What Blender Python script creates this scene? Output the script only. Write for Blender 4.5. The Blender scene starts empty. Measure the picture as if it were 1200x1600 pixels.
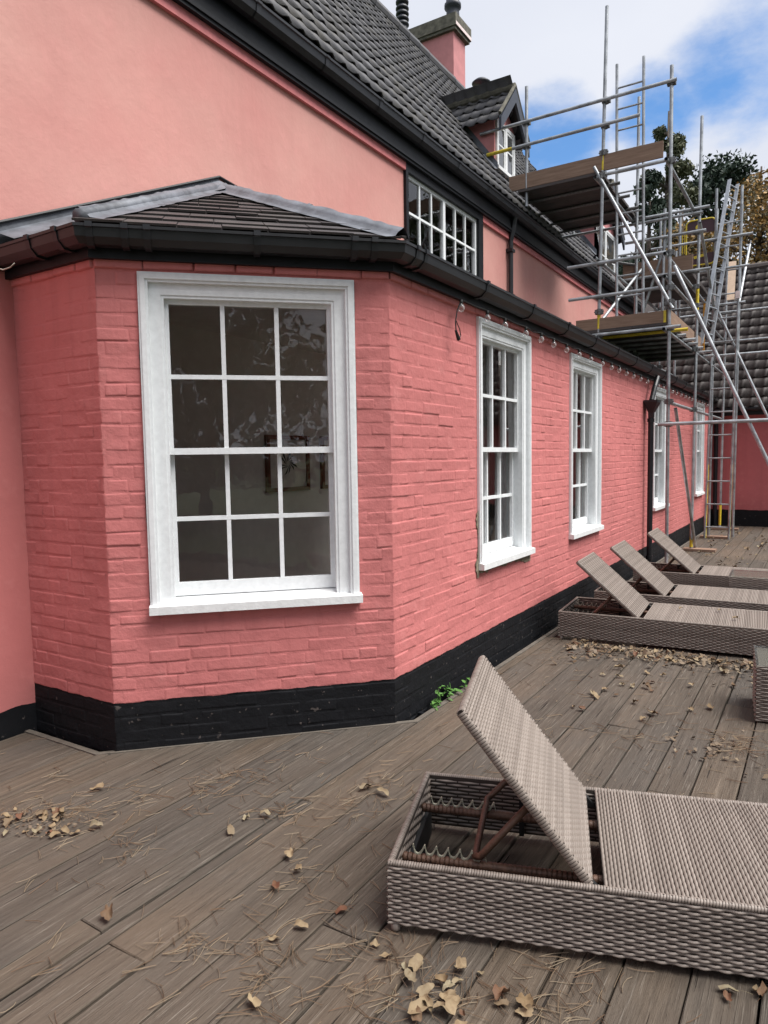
import bpy, math, random
from math import sin, cos, pi, radians, sqrt, atan2
from mathutils import Vector as V, Matrix, noise as MN
random.seed(7)
R = random.Random(11)
scn = bpy.context.scene
COL = scn.collection

# ------------------------------------------------------------------ camera, sky, sun, exposure
F_PX, YAW, PITCH, ROLL, EYE = 1099.2, radians(32.073), radians(4.297), radians(0.923), V((0, 0, 1.6))
fw = V((-sin(YAW)*cos(PITCH), cos(YAW)*cos(PITCH), -sin(PITCH)))
r0 = V((cos(YAW), sin(YAW), 0)); d0 = fw.cross(r0)
rt = r0*cos(ROLL) + d0*sin(ROLL); dn = -r0*sin(ROLL) + d0*cos(ROLL)
cam = bpy.data.cameras.new('camera'); camo = bpy.data.objects.new('camera', cam); COL.objects.link(camo)
cam.sensor_fit = 'VERTICAL'; cam.sensor_height = 36.0; cam.lens = F_PX/1600*36.0
cam.clip_start = 0.05; cam.clip_end = 3000
m = Matrix.Identity(4)
for i in range(3):
    m[i][0], m[i][1], m[i][2], m[i][3] = rt[i], -dn[i], -fw[i], EYE[i]
camo.matrix_world = m
scn.camera = camo
def pix(p):
    q = V(p) - EYE; z = q.dot(fw)
    if z < 0.1: return (-9999, -9999, 0.1)
    return (600 + F_PX*q.dot(rt)/z, 800 + F_PX*q.dot(dn)/z, z)

SUN_DIR = V((0.60, 0.10, 1.12)).normalized()
w = bpy.data.worlds.new('World'); scn.world = w; w.use_nodes = True
nt = w.node_tree; nt.nodes.clear()
def WN(t, **k):
    n = nt.nodes.new(t)
    for a, b in k.items(): setattr(n, a, b)
    return n
def wl(a, b): nt.links.new(a, b)
wout = WN('ShaderNodeOutputWorld'); wbg = WN('ShaderNodeBackground'); wbg.inputs['Strength'].default_value = 0.10
sky = WN('ShaderNodeTexSky', sky_type='NISHITA'); sky.sun_disc = False
sky.sun_elevation = math.asin(SUN_DIR.z); sky.sun_rotation = atan2(SUN_DIR.x, SUN_DIR.y)
sky.air_density = 1.0; sky.dust_density = 0.6; sky.ozone_density = 1.5
wtc = WN('ShaderNodeTexCoord')
sep = WN('ShaderNodeSeparateXYZ'); wl(wtc.outputs['Generated'], sep.inputs[0])
zz = WN('ShaderNodeMath', operation='MAXIMUM'); wl(sep.outputs['Z'], zz.inputs[0]); zz.inputs[1].default_value = 0.0
za = WN('ShaderNodeMath', operation='ADD'); wl(zz.outputs[0], za.inputs[0]); za.inputs[1].default_value = 0.22
dv = WN('ShaderNodeVectorMath', operation='DIVIDE'); wl(wtc.outputs['Generated'], dv.inputs[0])
cmb = WN('ShaderNodeCombineXYZ')
for i in range(3): wl(za.outputs[0], cmb.inputs[i])
wl(cmb.outputs[0], dv.inputs[1])
cn = WN('ShaderNodeTexNoise'); cn.inputs['Scale'].default_value = 2.3; cn.inputs['Detail'].default_value = 11; cn.inputs['Roughness'].default_value = 0.60
wl(dv.outputs[0], cn.inputs['Vector'])
def gap(px, py, r_in, r_out):       # an opening in the cloud
    dr = (fw + rt*((px-600)/F_PX) + dn*((py-800)/F_PX)).normalized()
    dt = WN('ShaderNodeVectorMath', operation='DOT_PRODUCT'); wl(wtc.outputs['Generated'], dt.inputs[0]); dt.inputs[1].default_value = dr
    mr = WN('ShaderNodeMapRange', interpolation_type='SMOOTHSTEP'); wl(dt.outputs['Value'], mr.inputs['Value'])
    mr.inputs['From Min'].default_value = cos(radians(r_out)); mr.inputs['From Max'].default_value = cos(radians(r_in))
    mr.inputs['To Min'].default_value = 0; mr.inputs['To Max'].default_value = 1
    return mr.outputs['Result']
g1, g2, g3 = gap(1165, 105, 0.5, 6.8), gap(860, 255, 0.3, 6.5), gap(1030, 190, 0.3, 5.0)
a1 = WN('ShaderNodeMath', operation='MAXIMUM'); wl(g1, a1.inputs[0]); wl(g2, a1.inputs[1])
a2 = WN('ShaderNodeMath', operation='MAXIMUM'); wl(a1.outputs[0], a2.inputs[0]); wl(g3, a2.inputs[1])
gm = WN('ShaderNodeMath', operation='MULTIPLY'); wl(a2.outputs[0], gm.inputs[0]); gm.inputs[1].default_value = 0.40
cs = WN('ShaderNodeMath', operation='SUBTRACT'); wl(cn.outputs['Fac'], cs.inputs[0]); wl(gm.outputs[0], cs.inputs[1])
cr = WN('ShaderNodeMapRange', interpolation_type='SMOOTHSTEP'); wl(cs.outputs[0], cr.inputs['Value'])
cr.inputs['From Min'].default_value = 0.04; cr.inputs['From Max'].default_value = 0.38
cn2 = WN('ShaderNodeTexNoise'); cn2.inputs['Scale'].default_value = 1.3; cn2.inputs['Detail'].default_value = 5
wl(dv.outputs[0], cn2.inputs['Vector'])
ccol = WN('ShaderNodeMix', data_type='RGBA'); wl(cn2.outputs['Fac'], ccol.inputs['Factor'])
ccol.inputs['A'].default_value = (2.75, 2.95, 3.5, 1); ccol.inputs['B'].default_value = (4.0, 4.1, 4.4, 1)
skm = WN('ShaderNodeVectorMath', operation='MULTIPLY'); wl(sky.outputs[0], skm.inputs[0]); skm.inputs[1].default_value = (0.48, 0.68, 0.84)
mx = WN('ShaderNodeMix', data_type='RGBA'); wl(cr.outputs[0], mx.inputs['Factor']); wl(skm.outputs[0], mx.inputs['A']); wl(ccol.outputs['Result'], mx.inputs['B'])
wl(mx.outputs['Result'], wbg.inputs['Color']); wl(wbg.outputs[0], wout.inputs[0])

sl = bpy.data.lights.new('sun', 'SUN'); so = bpy.data.objects.new('sun', sl); COL.objects.link(so)
sl.energy = 2.8; sl.angle = radians(42); sl.color = (1.0, 0.97, 0.93)
so.rotation_euler = SUN_DIR.to_track_quat('Z', 'Y').to_euler(); so.location = (10, 0, 20)
vs = scn.view_settings; vs.view_transform = 'Standard'; vs.look = 'None'; vs.exposure = 1.20; vs.gamma = 1.0; vs.use_curve_mapping = False
scn.cycles.use_denoising = True
scn.cycles.max_bounces = 10; scn.cycles.diffuse_bounces = 6; scn.cycles.transparent_max_bounces = 24

# ------------------------------------------------------------------ materials
class Mat:
    def __init__(s, name):
        s.m = bpy.data.materials.new(name); s.m.use_nodes = True; s.t = s.m.node_tree; s.t.nodes.clear()
        s.o = s.n('ShaderNodeOutputMaterial'); s.b = s.n('ShaderNodeBsdfPrincipled'); s.l(s.b.outputs[0], s.o.inputs[0])
    def n(s, t, **k):
        x = s.t.nodes.new(t)
        for a, b in k.items(): setattr(x, a, b)
        return x
    def l(s, a, b): s.t.links.new(a, b)
    def pos(s, sc=(1, 1, 1), obj=False):
        g = s.n('ShaderNodeTexCoord').outputs['Object'] if obj else s.n('ShaderNodeNewGeometry').outputs['Position']
        mp = s.n('ShaderNodeMapping'); s.l(g, mp.inputs['Vector']); mp.inputs['Scale'].default_value = sc
        return mp.outputs[0]
    def noise(s, vec, scale, detail=4, rough=0.55, w=None):
        x = s.n('ShaderNodeTexNoise'); x.inputs['Scale'].default_value = scale; x.inputs['Detail'].default_value = detail; x.inputs['Roughness'].default_value = rough
        s.l(vec, x.inputs['Vector'])
        if w is not None:
            x.noise_dimensions = '4D'; s.l(w, x.inputs['W'])
        return x.outputs['Fac']
    def ramp(s, fac, stops):
        x = s.n('ShaderNodeValToRGB'); s.l(fac, x.inputs[0]); e = x.color_ramp.elements
        while len(e) < len(stops): e.new(0.5)
        for i, (p, c) in enumerate(stops): e[i].position = p; e[i].color = (*c, 1) if len(c) == 3 else c
        return x.outputs[0]
    def mix(s, fac, a, b, mode='MIX'):
        x = s.n('ShaderNodeMix', data_type='RGBA', blend_type=mode)
        for sock, v in (('Factor', fac), ('A', a), ('B', b)):
            if hasattr(v, 'is_linked'): s.l(v, x.inputs[sock])
            elif isinstance(v, (int, float)): x.inputs[sock].default_value = v
            else: x.inputs[sock].default_value = (*v, 1)
        return x.outputs['Result']
    def math(s, op, a, b=None, c=None):
        x = s.n('ShaderNodeMath', operation=op)
        for i, v in enumerate((a, b, c)):
            if v is None: continue
            if hasattr(v, 'is_linked'): s.l(v, x.inputs[i])
            else: x.inputs[i].default_value = v
        return x.outputs[0]
    def bump(s, h, strength, dist):
        x = s.n('ShaderNodeBump'); x.inputs['Strength'].default_value = strength; x.inputs['Distance'].default_value = dist
        s.l(h, x.inputs['Height']); 
        if s.b.inputs['Normal'].is_linked: s.l(s.b.inputs['Normal'].links[0].from_socket, x.inputs['Normal'])
        s.l(x.outputs[0], s.b.inputs['Normal'])
    def col(s, c):
        if hasattr(c, 'is_linked'): s.l(c, s.b.inputs['Base Color'])
        else: s.b.inputs['Base Color'].default_value = (*c, 1)
    def rough(s, r, metal=0.0, spec=0.5):
        if hasattr(r, 'is_linked'): s.l(r, s.b.inputs['Roughness'])
        else: s.b.inputs['Roughness'].default_value = r
        s.b.inputs['Metallic'].default_value = metal; s.b.inputs['Specular IOR Level'].default_value = spec
def simple(name, c, r=0.6, metal=0.0, var=0.15, scale=12, bump=0.0, bscale=60, spec=0.5):
    k = Mat(name); p = k.pos()
    n = k.noise(p, scale, 5)
    lo = tuple(x*(1-var) for x in c); hi = tuple(min(1, x*(1+var)) for x in c)
    k.col(k.ramp(n, [(0.3, lo), (0.7, hi)])); k.rough(r, metal, spec)
    if bump: k.bump(k.noise(p, bscale, 4), bump, 0.01)
    return k.m

# masonry paint: pink above, black tarred plinth below with a hand-cut wavering line
def paint(name, pink, plinth_z, rough_amt=1.0, fade=None, low=None):
    k = Mat(name); p = k.pos()
    geo = k.n('ShaderNodeNewGeometry'); sp = k.n('ShaderNodeSeparateXYZ'); k.l(geo.outputs['Position'], sp.inputs[0])
    big = k.noise(p, 0.9, 5); mid = k.noise(p, 9, 6); lump = k.noise(p, 34, 3); fine = k.noise(p, 130, 4)
    a = tuple(x*0.86 for x in pink); b = tuple(min(1, x*1.10) for x in pink)
    c = k.ramp(big, [(0.3, a), (0.7, b)])
    streak = k.noise(k.pos((9, 9, 0.55)), 1.0, 6, 0.65)
    c = k.mix(k.math('MULTIPLY', k.ramp(streak, [(0.46, (0, 0, 0)), (0.72, (1, 1, 1))]), 0.35), c, tuple(x*0.72 for x in pink))
    if fade:
        c = k.mix(k.math('MULTIPLY', k.ramp(k.noise(p, 0.7, 6, 0.6), [(0.15, (0, 0, 0)), (0.75, (1, 1, 1))]), 0.95), c, fade)
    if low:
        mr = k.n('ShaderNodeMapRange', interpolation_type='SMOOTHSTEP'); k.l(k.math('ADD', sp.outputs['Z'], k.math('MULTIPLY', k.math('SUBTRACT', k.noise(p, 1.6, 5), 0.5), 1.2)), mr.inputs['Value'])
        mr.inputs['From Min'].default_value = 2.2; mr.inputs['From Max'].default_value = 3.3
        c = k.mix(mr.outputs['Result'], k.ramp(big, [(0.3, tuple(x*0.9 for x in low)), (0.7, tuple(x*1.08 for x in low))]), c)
    c = k.mix(k.math('MULTIPLY', k.ramp(mid, [(0.56, (0, 0, 0)), (0.75, (1, 1, 1))]), 0.18), c, (0.72, 0.33, 0.31))
    # line of the plinth
    wob = k.math('MULTIPLY', k.math('SUBTRACT', k.noise(p, 7, 5), 0.5), 0.035)
    isb = k.math('LESS_THAN', k.math('ADD', sp.outputs['Z'], wob), plinth_z)
    chips = k.ramp(k.noise(p, 26, 3), [(0.675, (0, 0, 0)), (0.71, (1, 1, 1))])
    blk = k.mix(k.noise(p, 14, 5), (0.0035, 0.004, 0.005), (0.011, 0.0115, 0.014))
    blk = k.mix(k.math('MULTIPLY', chips, k.math('MULTIPLY', k.noise(p, 5, 2), 1.2)), blk, (0.13, 0.11, 0.10))
    k.col(k.mix(isb, c, blk)); k.rough(0.66, 0, 0.2)
    k.bump(mid, 0.35*rough_amt, 0.012); k.bump(lump, 0.5*rough_amt*rough_amt, 0.006); k.bump(fine, 0.25*rough_amt, 0.004); k.bump(k.noise(p, 2.2, 3), 0.25*rough_amt, 0.05)
    return k.m
PINK = (0.55, 0.184, 0.177)
M_BRICK = paint('pink_brick_paint', PINK, 0.275)
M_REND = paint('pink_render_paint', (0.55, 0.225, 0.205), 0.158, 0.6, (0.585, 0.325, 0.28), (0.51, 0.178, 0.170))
M_WING = paint('pink_wing_paint', (0.50, 0.15, 0.155), 0.36, 0.9)
M_TRIMPINK = simple('pink_trim', (0.50, 0.15, 0.15), 0.6, bump=0.1)
M_WHITE = simple('white_gloss_paint', (0.74, 0.76, 0.77), 0.40, var=0.06, scale=30, bump=0.12, bscale=45)
M_WHITE2 = simple('white_sill_paint', (0.74, 0.75, 0.75), 0.45, var=0.08, scale=18, bump=0.2, bscale=60)
M_BLACK = simple('black_gloss', (0.008, 0.009, 0.012), 0.45, var=0.3, bump=0.08, bscale=25)
M_FASC = simple('black_timber', (0.005, 0.006, 0.008), 0.5, var=0.3, bump=0.1, bscale=25, spec=0.3)
M_GUT = simple('black_plastic_gutter', (0.012, 0.0125, 0.014), 0.40, var=0.35, scale=5)
M_LEADW = simple('weathered_lead', (0.118, 0.127, 0.146), 0.6, 0.15, 0.4, 7, 0.5, 14)
M_DARKROOM = simple('plaster', (0.84, 0.83, 0.80), 0.8, var=0.05)
M_FLOORIN = simple('pale_floorboards', (0.52, 0.44, 0.35), 0.9)
M_ROOMSHADE = simple('painted_room_shade', (0.012, 0.012, 0.013), 0.8)  # near-black colour stands in for the shade inside the upper room
M_JOINT = simple('dark_cracked_joint', (0.05, 0.035, 0.03), 0.9)
M_MORT = simple('bare_mortar', (0.20, 0.17, 0.12), 0.9, var=0.4, scale=20, bump=0.6)

def glass_mat(name, tint=(1, 1, 1), rough=0.0, refl=1.0, mult=1.35):
    k = Mat(name); k.t.nodes.remove(k.b)
    tr = k.n('ShaderNodeBsdfTransparent'); tr.inputs[0].default_value = (*tint, 1)
    gl = k.n('ShaderNodeBsdfGlossy'); gl.inputs['Roughness'].default_value = rough; gl.inputs['Color'].default_value = (refl, refl, refl, 1)
    fr = k.n('ShaderNodeFresnel'); fr.inputs['IOR'].default_value = 1.52
    p = k.pos(); bm = k.n('ShaderNodeBump'); bm.inputs['Strength'].default_value = 0.05; bm.inputs['Distance'].default_value = 0.02
    k.l(k.noise(p, 5, 2), bm.inputs['Height']); k.l(bm.outputs[0], gl.inputs['Normal'])
    mxs = k.n('ShaderNodeMixShader'); f2 = k.math('MULTIPLY', fr.outputs[0], mult)
    k.l(f2, mxs.inputs[0]); k.l(tr.outputs[0], mxs.inputs[1]); k.l(gl.outputs[0], mxs.inputs[2]); k.l(mxs.outputs[0], k.o.inputs[0])
    return k.m
M_GLASS = glass_mat('window_glass', (0.97, 0.97, 0.965))
def bulb_mat():
    k = Mat('bulb_glass'); k.col((0.8, 0.8, 0.8)); k.rough(0.05, 0, 0.8)
    lw = k.n('ShaderNodeLayerWeight'); lw.inputs['Blend'].default_value = 0.45
    k.l(k.math('ADD', k.math('MULTIPLY', lw.outputs['Facing'], 0.55), 0.08), k.b.inputs['Alpha']); return k.m
M_BULB = bulb_mat()

def wood_deck():
    k = Mat('weathered_deck'); oi = k.n('ShaderNodeObjectInfo'); rnd = oi.outputs['Random']
    w4 = k.math('MULTIPLY', rnd, 37.0)
    g = k.noise(k.pos((42, 1.5, 42)), 1.0, 9, 0.70, w4)
    fine = k.noise(k.pos((240, 5, 240)), 1.0, 5, 0.6, w4)
    blot = k.noise(k.pos((2.4, 0.9, 2)), 1.0, 5, 0.6, w4)
    big = k.noise(k.pos(), 0.55, 4)
    c = k.ramp(g, [(0.25, (0.024, 0.0195, 0.016)), (0.42, (0.072, 0.058, 0.046)), (0.60, (0.104, 0.085, 0.068)), (0.80, (0.215, 0.186, 0.153))])
    tint = k.ramp(rnd, [(0.0, (0.76, 0.78, 0.80)), (0.25, (1.02, 0.99, 0.95)), (0.5, (0.86, 0.88, 0.89)), (0.75, (1.14, 1.07, 0.99)), (1.0, (0.96, 0.90, 0.82))])
    c = k.mix(1.0, c, tint, 'MULTIPLY')
    c = k.mix(k.math('MULTIPLY', k.ramp(blot, [(0.45, (0, 0, 0)), (0.7, (1, 1, 1))]), 0.55), c, (0.080, 0.072, 0.064))
    c = k.mix(k.math('MULTIPLY', k.ramp(big, [(0.5, (0, 0, 0)), (0.72, (1, 1, 1))]), 0.40), c, (0.150, 0.110, 0.080))
    c = k.mix(k.math('MULTIPLY', k.ramp(fine, [(0.58, (0, 0, 0)), (0.70, (1, 1, 1))]), 0.45), c, (0.33, 0.295, 0.25))
    crack = k.ramp(k.noise(k.pos((85, 2.2, 85)), 1.0, 3, 0.5, w4), [(0.30, (1, 1, 1)), (0.345, (0, 0, 0))])
    c = k.mix(k.math('MULTIPLY', crack, 0.85), c, (0.014, 0.011, 0.009))
    k.col(c); k.rough(0.78, 0, 0.25)
    k.bump(g, 0.9, 0.012); k.bump(fine, 0.8, 0.006)
    inv = k.math('SUBTRACT', 1.0, crack); k.bump(inv, 0.8, 0.006)
    return k.m
M_DECK = wood_deck()
M_DECKTRIM = simple('deck_trim', (0.105, 0.09, 0.073), 0.8, var=0.3, scale=9, bump=0.4, bscale=40)

def tile_mat(name, cols, moss):
    k = Mat(name); p = k.pos(); oi = k.n('ShaderNodeNewGeometry')
    rnd = oi.outputs['Random Per Island']
    c = k.ramp(rnd, [(i/(len(cols)-1), x) for i, x in enumerate(cols)])
    n = k.noise(p, 3.0, 6, 0.65); f = k.noise(p, 60, 4)
    c = k.mix(k.math('MULTIPLY', k.ramp(n, [(0.5, (0, 0, 0)), (0.72, (1, 1, 1))]), 0.5), c, moss)
    c = k.mix(k.math('MULTIPLY', k.ramp(f, [(0.62, (0, 0, 0)), (0.75, (1, 1, 1))]), 0.45), c, tuple(x*2.3 for x in cols[-1]))
    k.col(c); k.rough(k.ramp(n, [(0.3, (0.46,)*3), (0.7, (0.72,)*3)]), 0, 0.4); k.bump(f, 0.35, 0.006)
    return k.m
M_PANT = tile_mat('black_pantile', [(0.050, 0.050, 0.056), (0.105, 0.103, 0.108), (0.070, 0.069, 0.075), (0.13, 0.126, 0.126)], (0.135, 0.122, 0.092))
M_PANT2 = tile_mat('brown_pantile', [(0.036, 0.027, 0.025), (0.054, 0.038, 0.033), (0.043, 0.034, 0.032), (0.068, 0.049, 0.042)], (0.10, 0.095, 0.085))
M_SLATE = tile_mat('slate', [(0.032, 0.028, 0.028), (0.050, 0.043, 0.042), (0.040, 0.035, 0.035), (0.068, 0.059, 0.056)], (0.085, 0.076, 0.066))

def wicker_mat(name, c0, c1, c2):
    k = Mat(name); geo = k.n('ShaderNodeNewGeometry'); p = k.pos(obj=True)
    c = k.ramp(geo.outputs['Random Per Island'], [(0, c0), (0.5, c1), (1, c2)])
    n = k.noise(p, 6, 4)
    c = k.mix(k.math('MULTIPLY', k.ramp(n, [(0.5, (0, 0, 0)), (0.75, (1, 1, 1))]), 0.3), c, tuple(x*0.55 for x in c1))
    k.col(c); k.rough(0.48, 0, 0.4); k.bump(k.noise(p, 400, 2), 0.15, 0.002)
    return k.m
M_WICK = wicker_mat('taupe_wicker', (0.185, 0.153, 0.131), (0.222, 0.185, 0.159), (0.262, 0.221, 0.192))
M_WICKB = simple('wicker_backing', (0.045, 0.034, 0.027), 0.8)
M_RUST = simple('brown_coated_steel', (0.115, 0.062, 0.040), 0.5, 0.2, 0.3, 40, 0.3, 120)
M_ZINC = simple('galvanised_strip', (0.45, 0.44, 0.34), 0.45, 0.3, 0.3, 30)
M_STEEL = simple('galvanised_tube', (0.37, 0.385, 0.40), 0.46, 0.7, 0.38, 7, 0.15, 60)
M_COUP = simple('dull_coupler_steel', (0.15, 0.15, 0.15), 0.5, 0.7, 0.35, 40, 0.3, 90)
M_YEL = simple('yellow_paint', (0.62, 0.47, 0.03), 0.5, var=0.25, scale=25)
M_ORANGE = simple('orange_paint', (0.75, 0.33, 0.02), 0.5)
M_MAROON = simple('maroon_panel', (0.055, 0.018, 0.026), 0.5)
M_ALU = simple('aluminium', (0.34, 0.36, 0.39), 0.5, 0.6, 0.15, 12)
M_PLATE = simple('pale_label', (0.75, 0.62, 0.60), 0.6)
def board_mat(name, a, b):
    k = Mat(name); oi = k.n('ShaderNodeObjectInfo'); g = k.noise(k.pos((3, 3, 40)), 1.0, 6, 0.6, k.math('MULTIPLY', oi.outputs['Random'], 20))
    k.col(k.ramp(g, [(0.3, a), (0.7, b)])); k.rough(0.8, 0, 0.2); k.bump(g, 0.3, 0.006); return k.m
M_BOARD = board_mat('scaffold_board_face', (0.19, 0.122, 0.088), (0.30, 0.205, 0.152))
M_BOARDD = board_mat('dark_platform_board', (0.055, 0.048, 0.048), (0.10, 0.085, 0.082))  # darker tone covering the whole platform boards
M_STONE = simple('mossy_stone', (0.105, 0.098, 0.076), 0.9, var=0.5, scale=9, bump=0.6)
M_CLAY = simple('dark_clay_pot', (0.03, 0.034, 0.045), 0.5, var=0.4)
M_BARK = simple('bark', (0.06, 0.045, 0.035), 0.9, var=0.4, bump=0.5)
M_LAWN = simple('lawn_turf', (0.045, 0.075, 0.022), 0.9, var=0.4, scale=6, bump=0.6)
M_EARTH = simple('gully_earth', (0.03, 0.026, 0.022), 0.95, var=0.5, bump=0.5)
def leaf_mat(name, cols, transl=0.25):
    k = Mat(name); oi = k.n('ShaderNodeNewGeometry')
    k.col(k.ramp(oi.outputs['Random Per Island'], [(i/(len(cols)-1), c) for i, c in enumerate(cols)])); k.rough(0.6, 0, 0.3)
    if transl: k.b.inputs['Transmission Weight'].default_value = 0.0
    return k.m
M_F1 = leaf_mat('grey_green_leaf', [(0.055, 0.068, 0.036), (0.085, 0.096, 0.052), (0.125, 0.13, 0.075)])
M_F2 = leaf_mat('dark_pine_needles', [(0.018, 0.032, 0.022), (0.032, 0.052, 0.036), (0.052, 0.076, 0.052)])
M_F3 = leaf_mat('autumn_leaf', [(0.15, 0.115, 0.05), (0.30, 0.165, 0.045), (0.36, 0.22, 0.07), (0.20, 0.17, 0.095), (0.14, 0.12, 0.085)])
M_F4 = leaf_mat('fresh_green_leaf', [(0.05, 0.13, 0.025), (0.08, 0.19, 0.04), (0.11, 0.24, 0.06)])
def dry_leaf_mat():
    k = Mat('dry_leaf'); oi = k.n('ShaderNodeObjectInfo'); p = k.pos()
    c = k.ramp(oi.outputs['Random'], [(0.0, (0.17, 0.115, 0.062)), (0.25, (0.27, 0.205, 0.125)), (0.5, (0.20, 0.145, 0.085)), (0.72, (0.24, 0.205, 0.135)), (0.88, (0.105, 0.06, 0.034)), (0.97, (0.13, 0.058, 0.034))])
    n = k.noise(p, 60, 4); c = k.mix(k.math('MULTIPLY', k.ramp(n, [(0.45, (0, 0, 0)), (0.7, (1, 1, 1))]), 0.5), c, (0.14, 0.09, 0.05))
    k.col(c); k.rough(0.7, 0, 0.25); k.bump(n, 0.4, 0.004); return k.m
M_DRY = dry_leaf_mat()
M_NEEDLE = leaf_mat('dry_pine_needle', [(0.12, 0.07, 0.042), (0.20, 0.14, 0.09), (0.27, 0.215, 0.15), (0.14, 0.08, 0.048)])
M_LITTER = leaf_mat('leaf_crumbs', [(0.07, 0.045, 0.028), (0.13, 0.09, 0.055), (0.19, 0.145, 0.095), (0.09, 0.05, 0.03)])
M_PIC = simple('print_paper', (0.8, 0.78, 0.73), 0.6, var=0.25, scale=5)
M_INK = simple('print_ink', (0.012, 0.014, 0.012), 0.6, var=0.5, scale=30)
M_FRAME = simple('picture_frame_wood', (0.19, 0.06, 0.03), 0.4)
M_CURT = simple('pale_curtain', (0.42, 0.41, 0.40), 0.9)
M_CABLE = simple('black_cable', (0.012, 0.012, 0.012), 0.6)
M_WIRE = simple('pale_wire', (0.45, 0.42, 0.36), 0.6)
M_TABGLASS = glass_mat('teal_glass_top', (0.92, 0.95, 0.94), 0.12, 1.0, 0.5)
M_WICKTOP = simple('woven_table_top', (0.20, 0.16, 0.135), 0.6, var=0.3, scale=90, bump=0.4, bscale=120)

# ------------------------------------------------------------------ mesh helpers
class MB:
    def __init__(s): s.v = []; s.f = []
    def add(s, vs, fs):
        o = len(s.v); s.v += [tuple(x) for x in vs]; s.f += [tuple(i+o for i in f) for f in fs]
    def hexa(s, c):      # 8 corners: bottom ring 0-3, top ring 4-7
        s.add(c, [(3, 2, 1, 0), (4, 5, 6, 7), (0, 1, 5, 4), (1, 2, 6, 5), (2, 3, 7, 6), (3, 0, 4, 7)])
    def box(s, x0, x1, y0, y1, z0, z1):
        s.hexa([(x0, y0, z0), (x1, y0, z0), (x1, y1, z0), (x0, y1, z0), (x0, y0, z1), (x1, y0, z1), (x1, y1, z1), (x0, y1, z1)])
    def fbox(s, fr, u0, u1, w0, w1, z0, z1):
        s.hexa([fr(u0, w1, z0), fr(u1, w1, z0), fr(u1, w0, z0), fr(u0, w0, z0), fr(u0, w1, z1), fr(u1, w1, z1), fr(u1, w0, z1), fr(u0, w0, z1)])
    def prism(s, poly, z0, z1):
        n = len(poly)
        s.add([(x, y, z0) for x, y in poly] + [(x, y, z1) for x, y in poly],
              [tuple(range(n-1, -1, -1)), tuple(range(n, 2*n))] + [(i, (i+1) % n, n+(i+1) % n, n+i) for i in range(n)])
    def path(s, pts, r, n=8, cap=True):
        pts = [V(p) for p in pts]; rings = []; prev = None
        for i, p in enumerate(pts):
            if i == 0: t = pts[1]-p
            elif i == len(pts)-1: t = p-pts[i-1]
            else: t = (pts[i+1]-p).normalized() + (p-pts[i-1]).normalized()
            t.normalize()
            if prev is None:
                a = t.cross(V((0, 0, 1)) if abs(t.z) < 0.9 else V((1, 0, 0))).normalized()
            else:
                a = (prev - t*prev.dot(t)).normalized()
            prev = a; b = t.cross(a)
            rr = r[i] if isinstance(r, (list, tuple)) else r
            rings.append([p + a*(rr*cos(2*pi*k/n)) + b*(rr*sin(2*pi*k/n)) for k in range(n)])
        o = []; [o.extend(q) for q in rings]; fs = []
        for i in range(len(pts)-1):
            for k in range(n):
                fs.append((i*n+k, i*n+(k+1) % n, (i+1)*n+(k+1) % n, (i+1)*n+k))
        if cap: fs += [tuple(range(n-1, -1, -1)), tuple((len(pts)-1)*n+k for k in range(n))]
        s.add(o, fs)
    def tube(s, a, b, r, n=10): s.path([a, b], r, n)
    def hollow(s, a, b, r, n=12):      # scaffold tube with an open dark end
        a = V(a); b = V(b); t = (b-a).normalized(); s.path([a, b], r, n, False)
        s.path([a+t*0.05, a], r*0.82, n, False); s.path([b, b-t*0.05], r*0.82, n, False)
    def lathe(s, c, prof, n=16):
        c = V(c); o = []; fs = []
        for (r, z) in prof: o += [c+V((r*cos(2*pi*k/n), r*sin(2*pi*k/n), z)) for k in range(n)]
        for i in range(len(prof)-1):
            for k in range(n): fs.append((i*n+k, i*n+(k+1) % n, (i+1)*n+(k+1) % n, (i+1)*n+k))
        fs += [tuple(range(n-1, -1, -1)), tuple((len(prof)-1)*n+k for k in range(n))]
        s.add(o, fs)
    def sweep(s, lines):               # list of polylines (same length), joined into strips
        n = len(lines[0]); o = []; [o.extend(l) for l in lines]
        s.add(o, [(i*n+k, i*n+k+1, (i+1)*n+k+1, (i+1)*n+k) for i in range(len(lines)-1) for k in range(n-1)])
    def mesh(s, name, mat, smooth=False):
        me = bpy.data.meshes.new(name); me.from_pydata(s.v, [], s.f); me.materials.append(mat)
        if smooth:
            me.polygons.foreach_set('use_smooth', [True]*len(me.polygons))
        me.update(); return me
    def build(s, name, mat, parent=None, smooth=False):
        return link(name, s.mesh(name, mat, smooth), parent)
def link(name, me, parent=None, mw=None):
    o = bpy.data.objects.new(name, me); COL.objects.link(o)
    if parent is not None:
        o.parent = parent; o.matrix_parent_inverse = Matrix.Translation(-V(BASE[parent.name]))
    if mw is not None: o.matrix_basis = mw
    return o
class _B(dict):
    def __missing__(s, k): return (0, 0, 0)
BASE = _B()
def tag(o, label=None, cat=None, group=None, kind=None):
    if label: o['label'] = label
    if cat: o['category'] = cat
    if group: o['group'] = group
    if kind: o['kind'] = kind
    return o
def thing(name, loc, label, cat, group=None):
    o = bpy.data.objects.new(name, None); COL.objects.link(o); o.location = loc; o.empty_display_size = 0.2
    BASE[o.name] = tuple(loc); return tag(o, label, cat, group)
def frame(O, u, n):
    O = V(O); u = V(u); n = V(n)
    return lambda a, b, z: O + u*a + n*b + V((0, 0, z))
def bx(name, mat, parent, *a):
    q = MB(); q.box(*a); return q.build(name, mat, parent)
def copy_tree(o, parent=None):
    c = o.copy(); COL.objects.link(c)
    if parent is not None: c.parent = parent
    for ch in o.children: copy_tree(ch, c)
    return c
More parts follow.
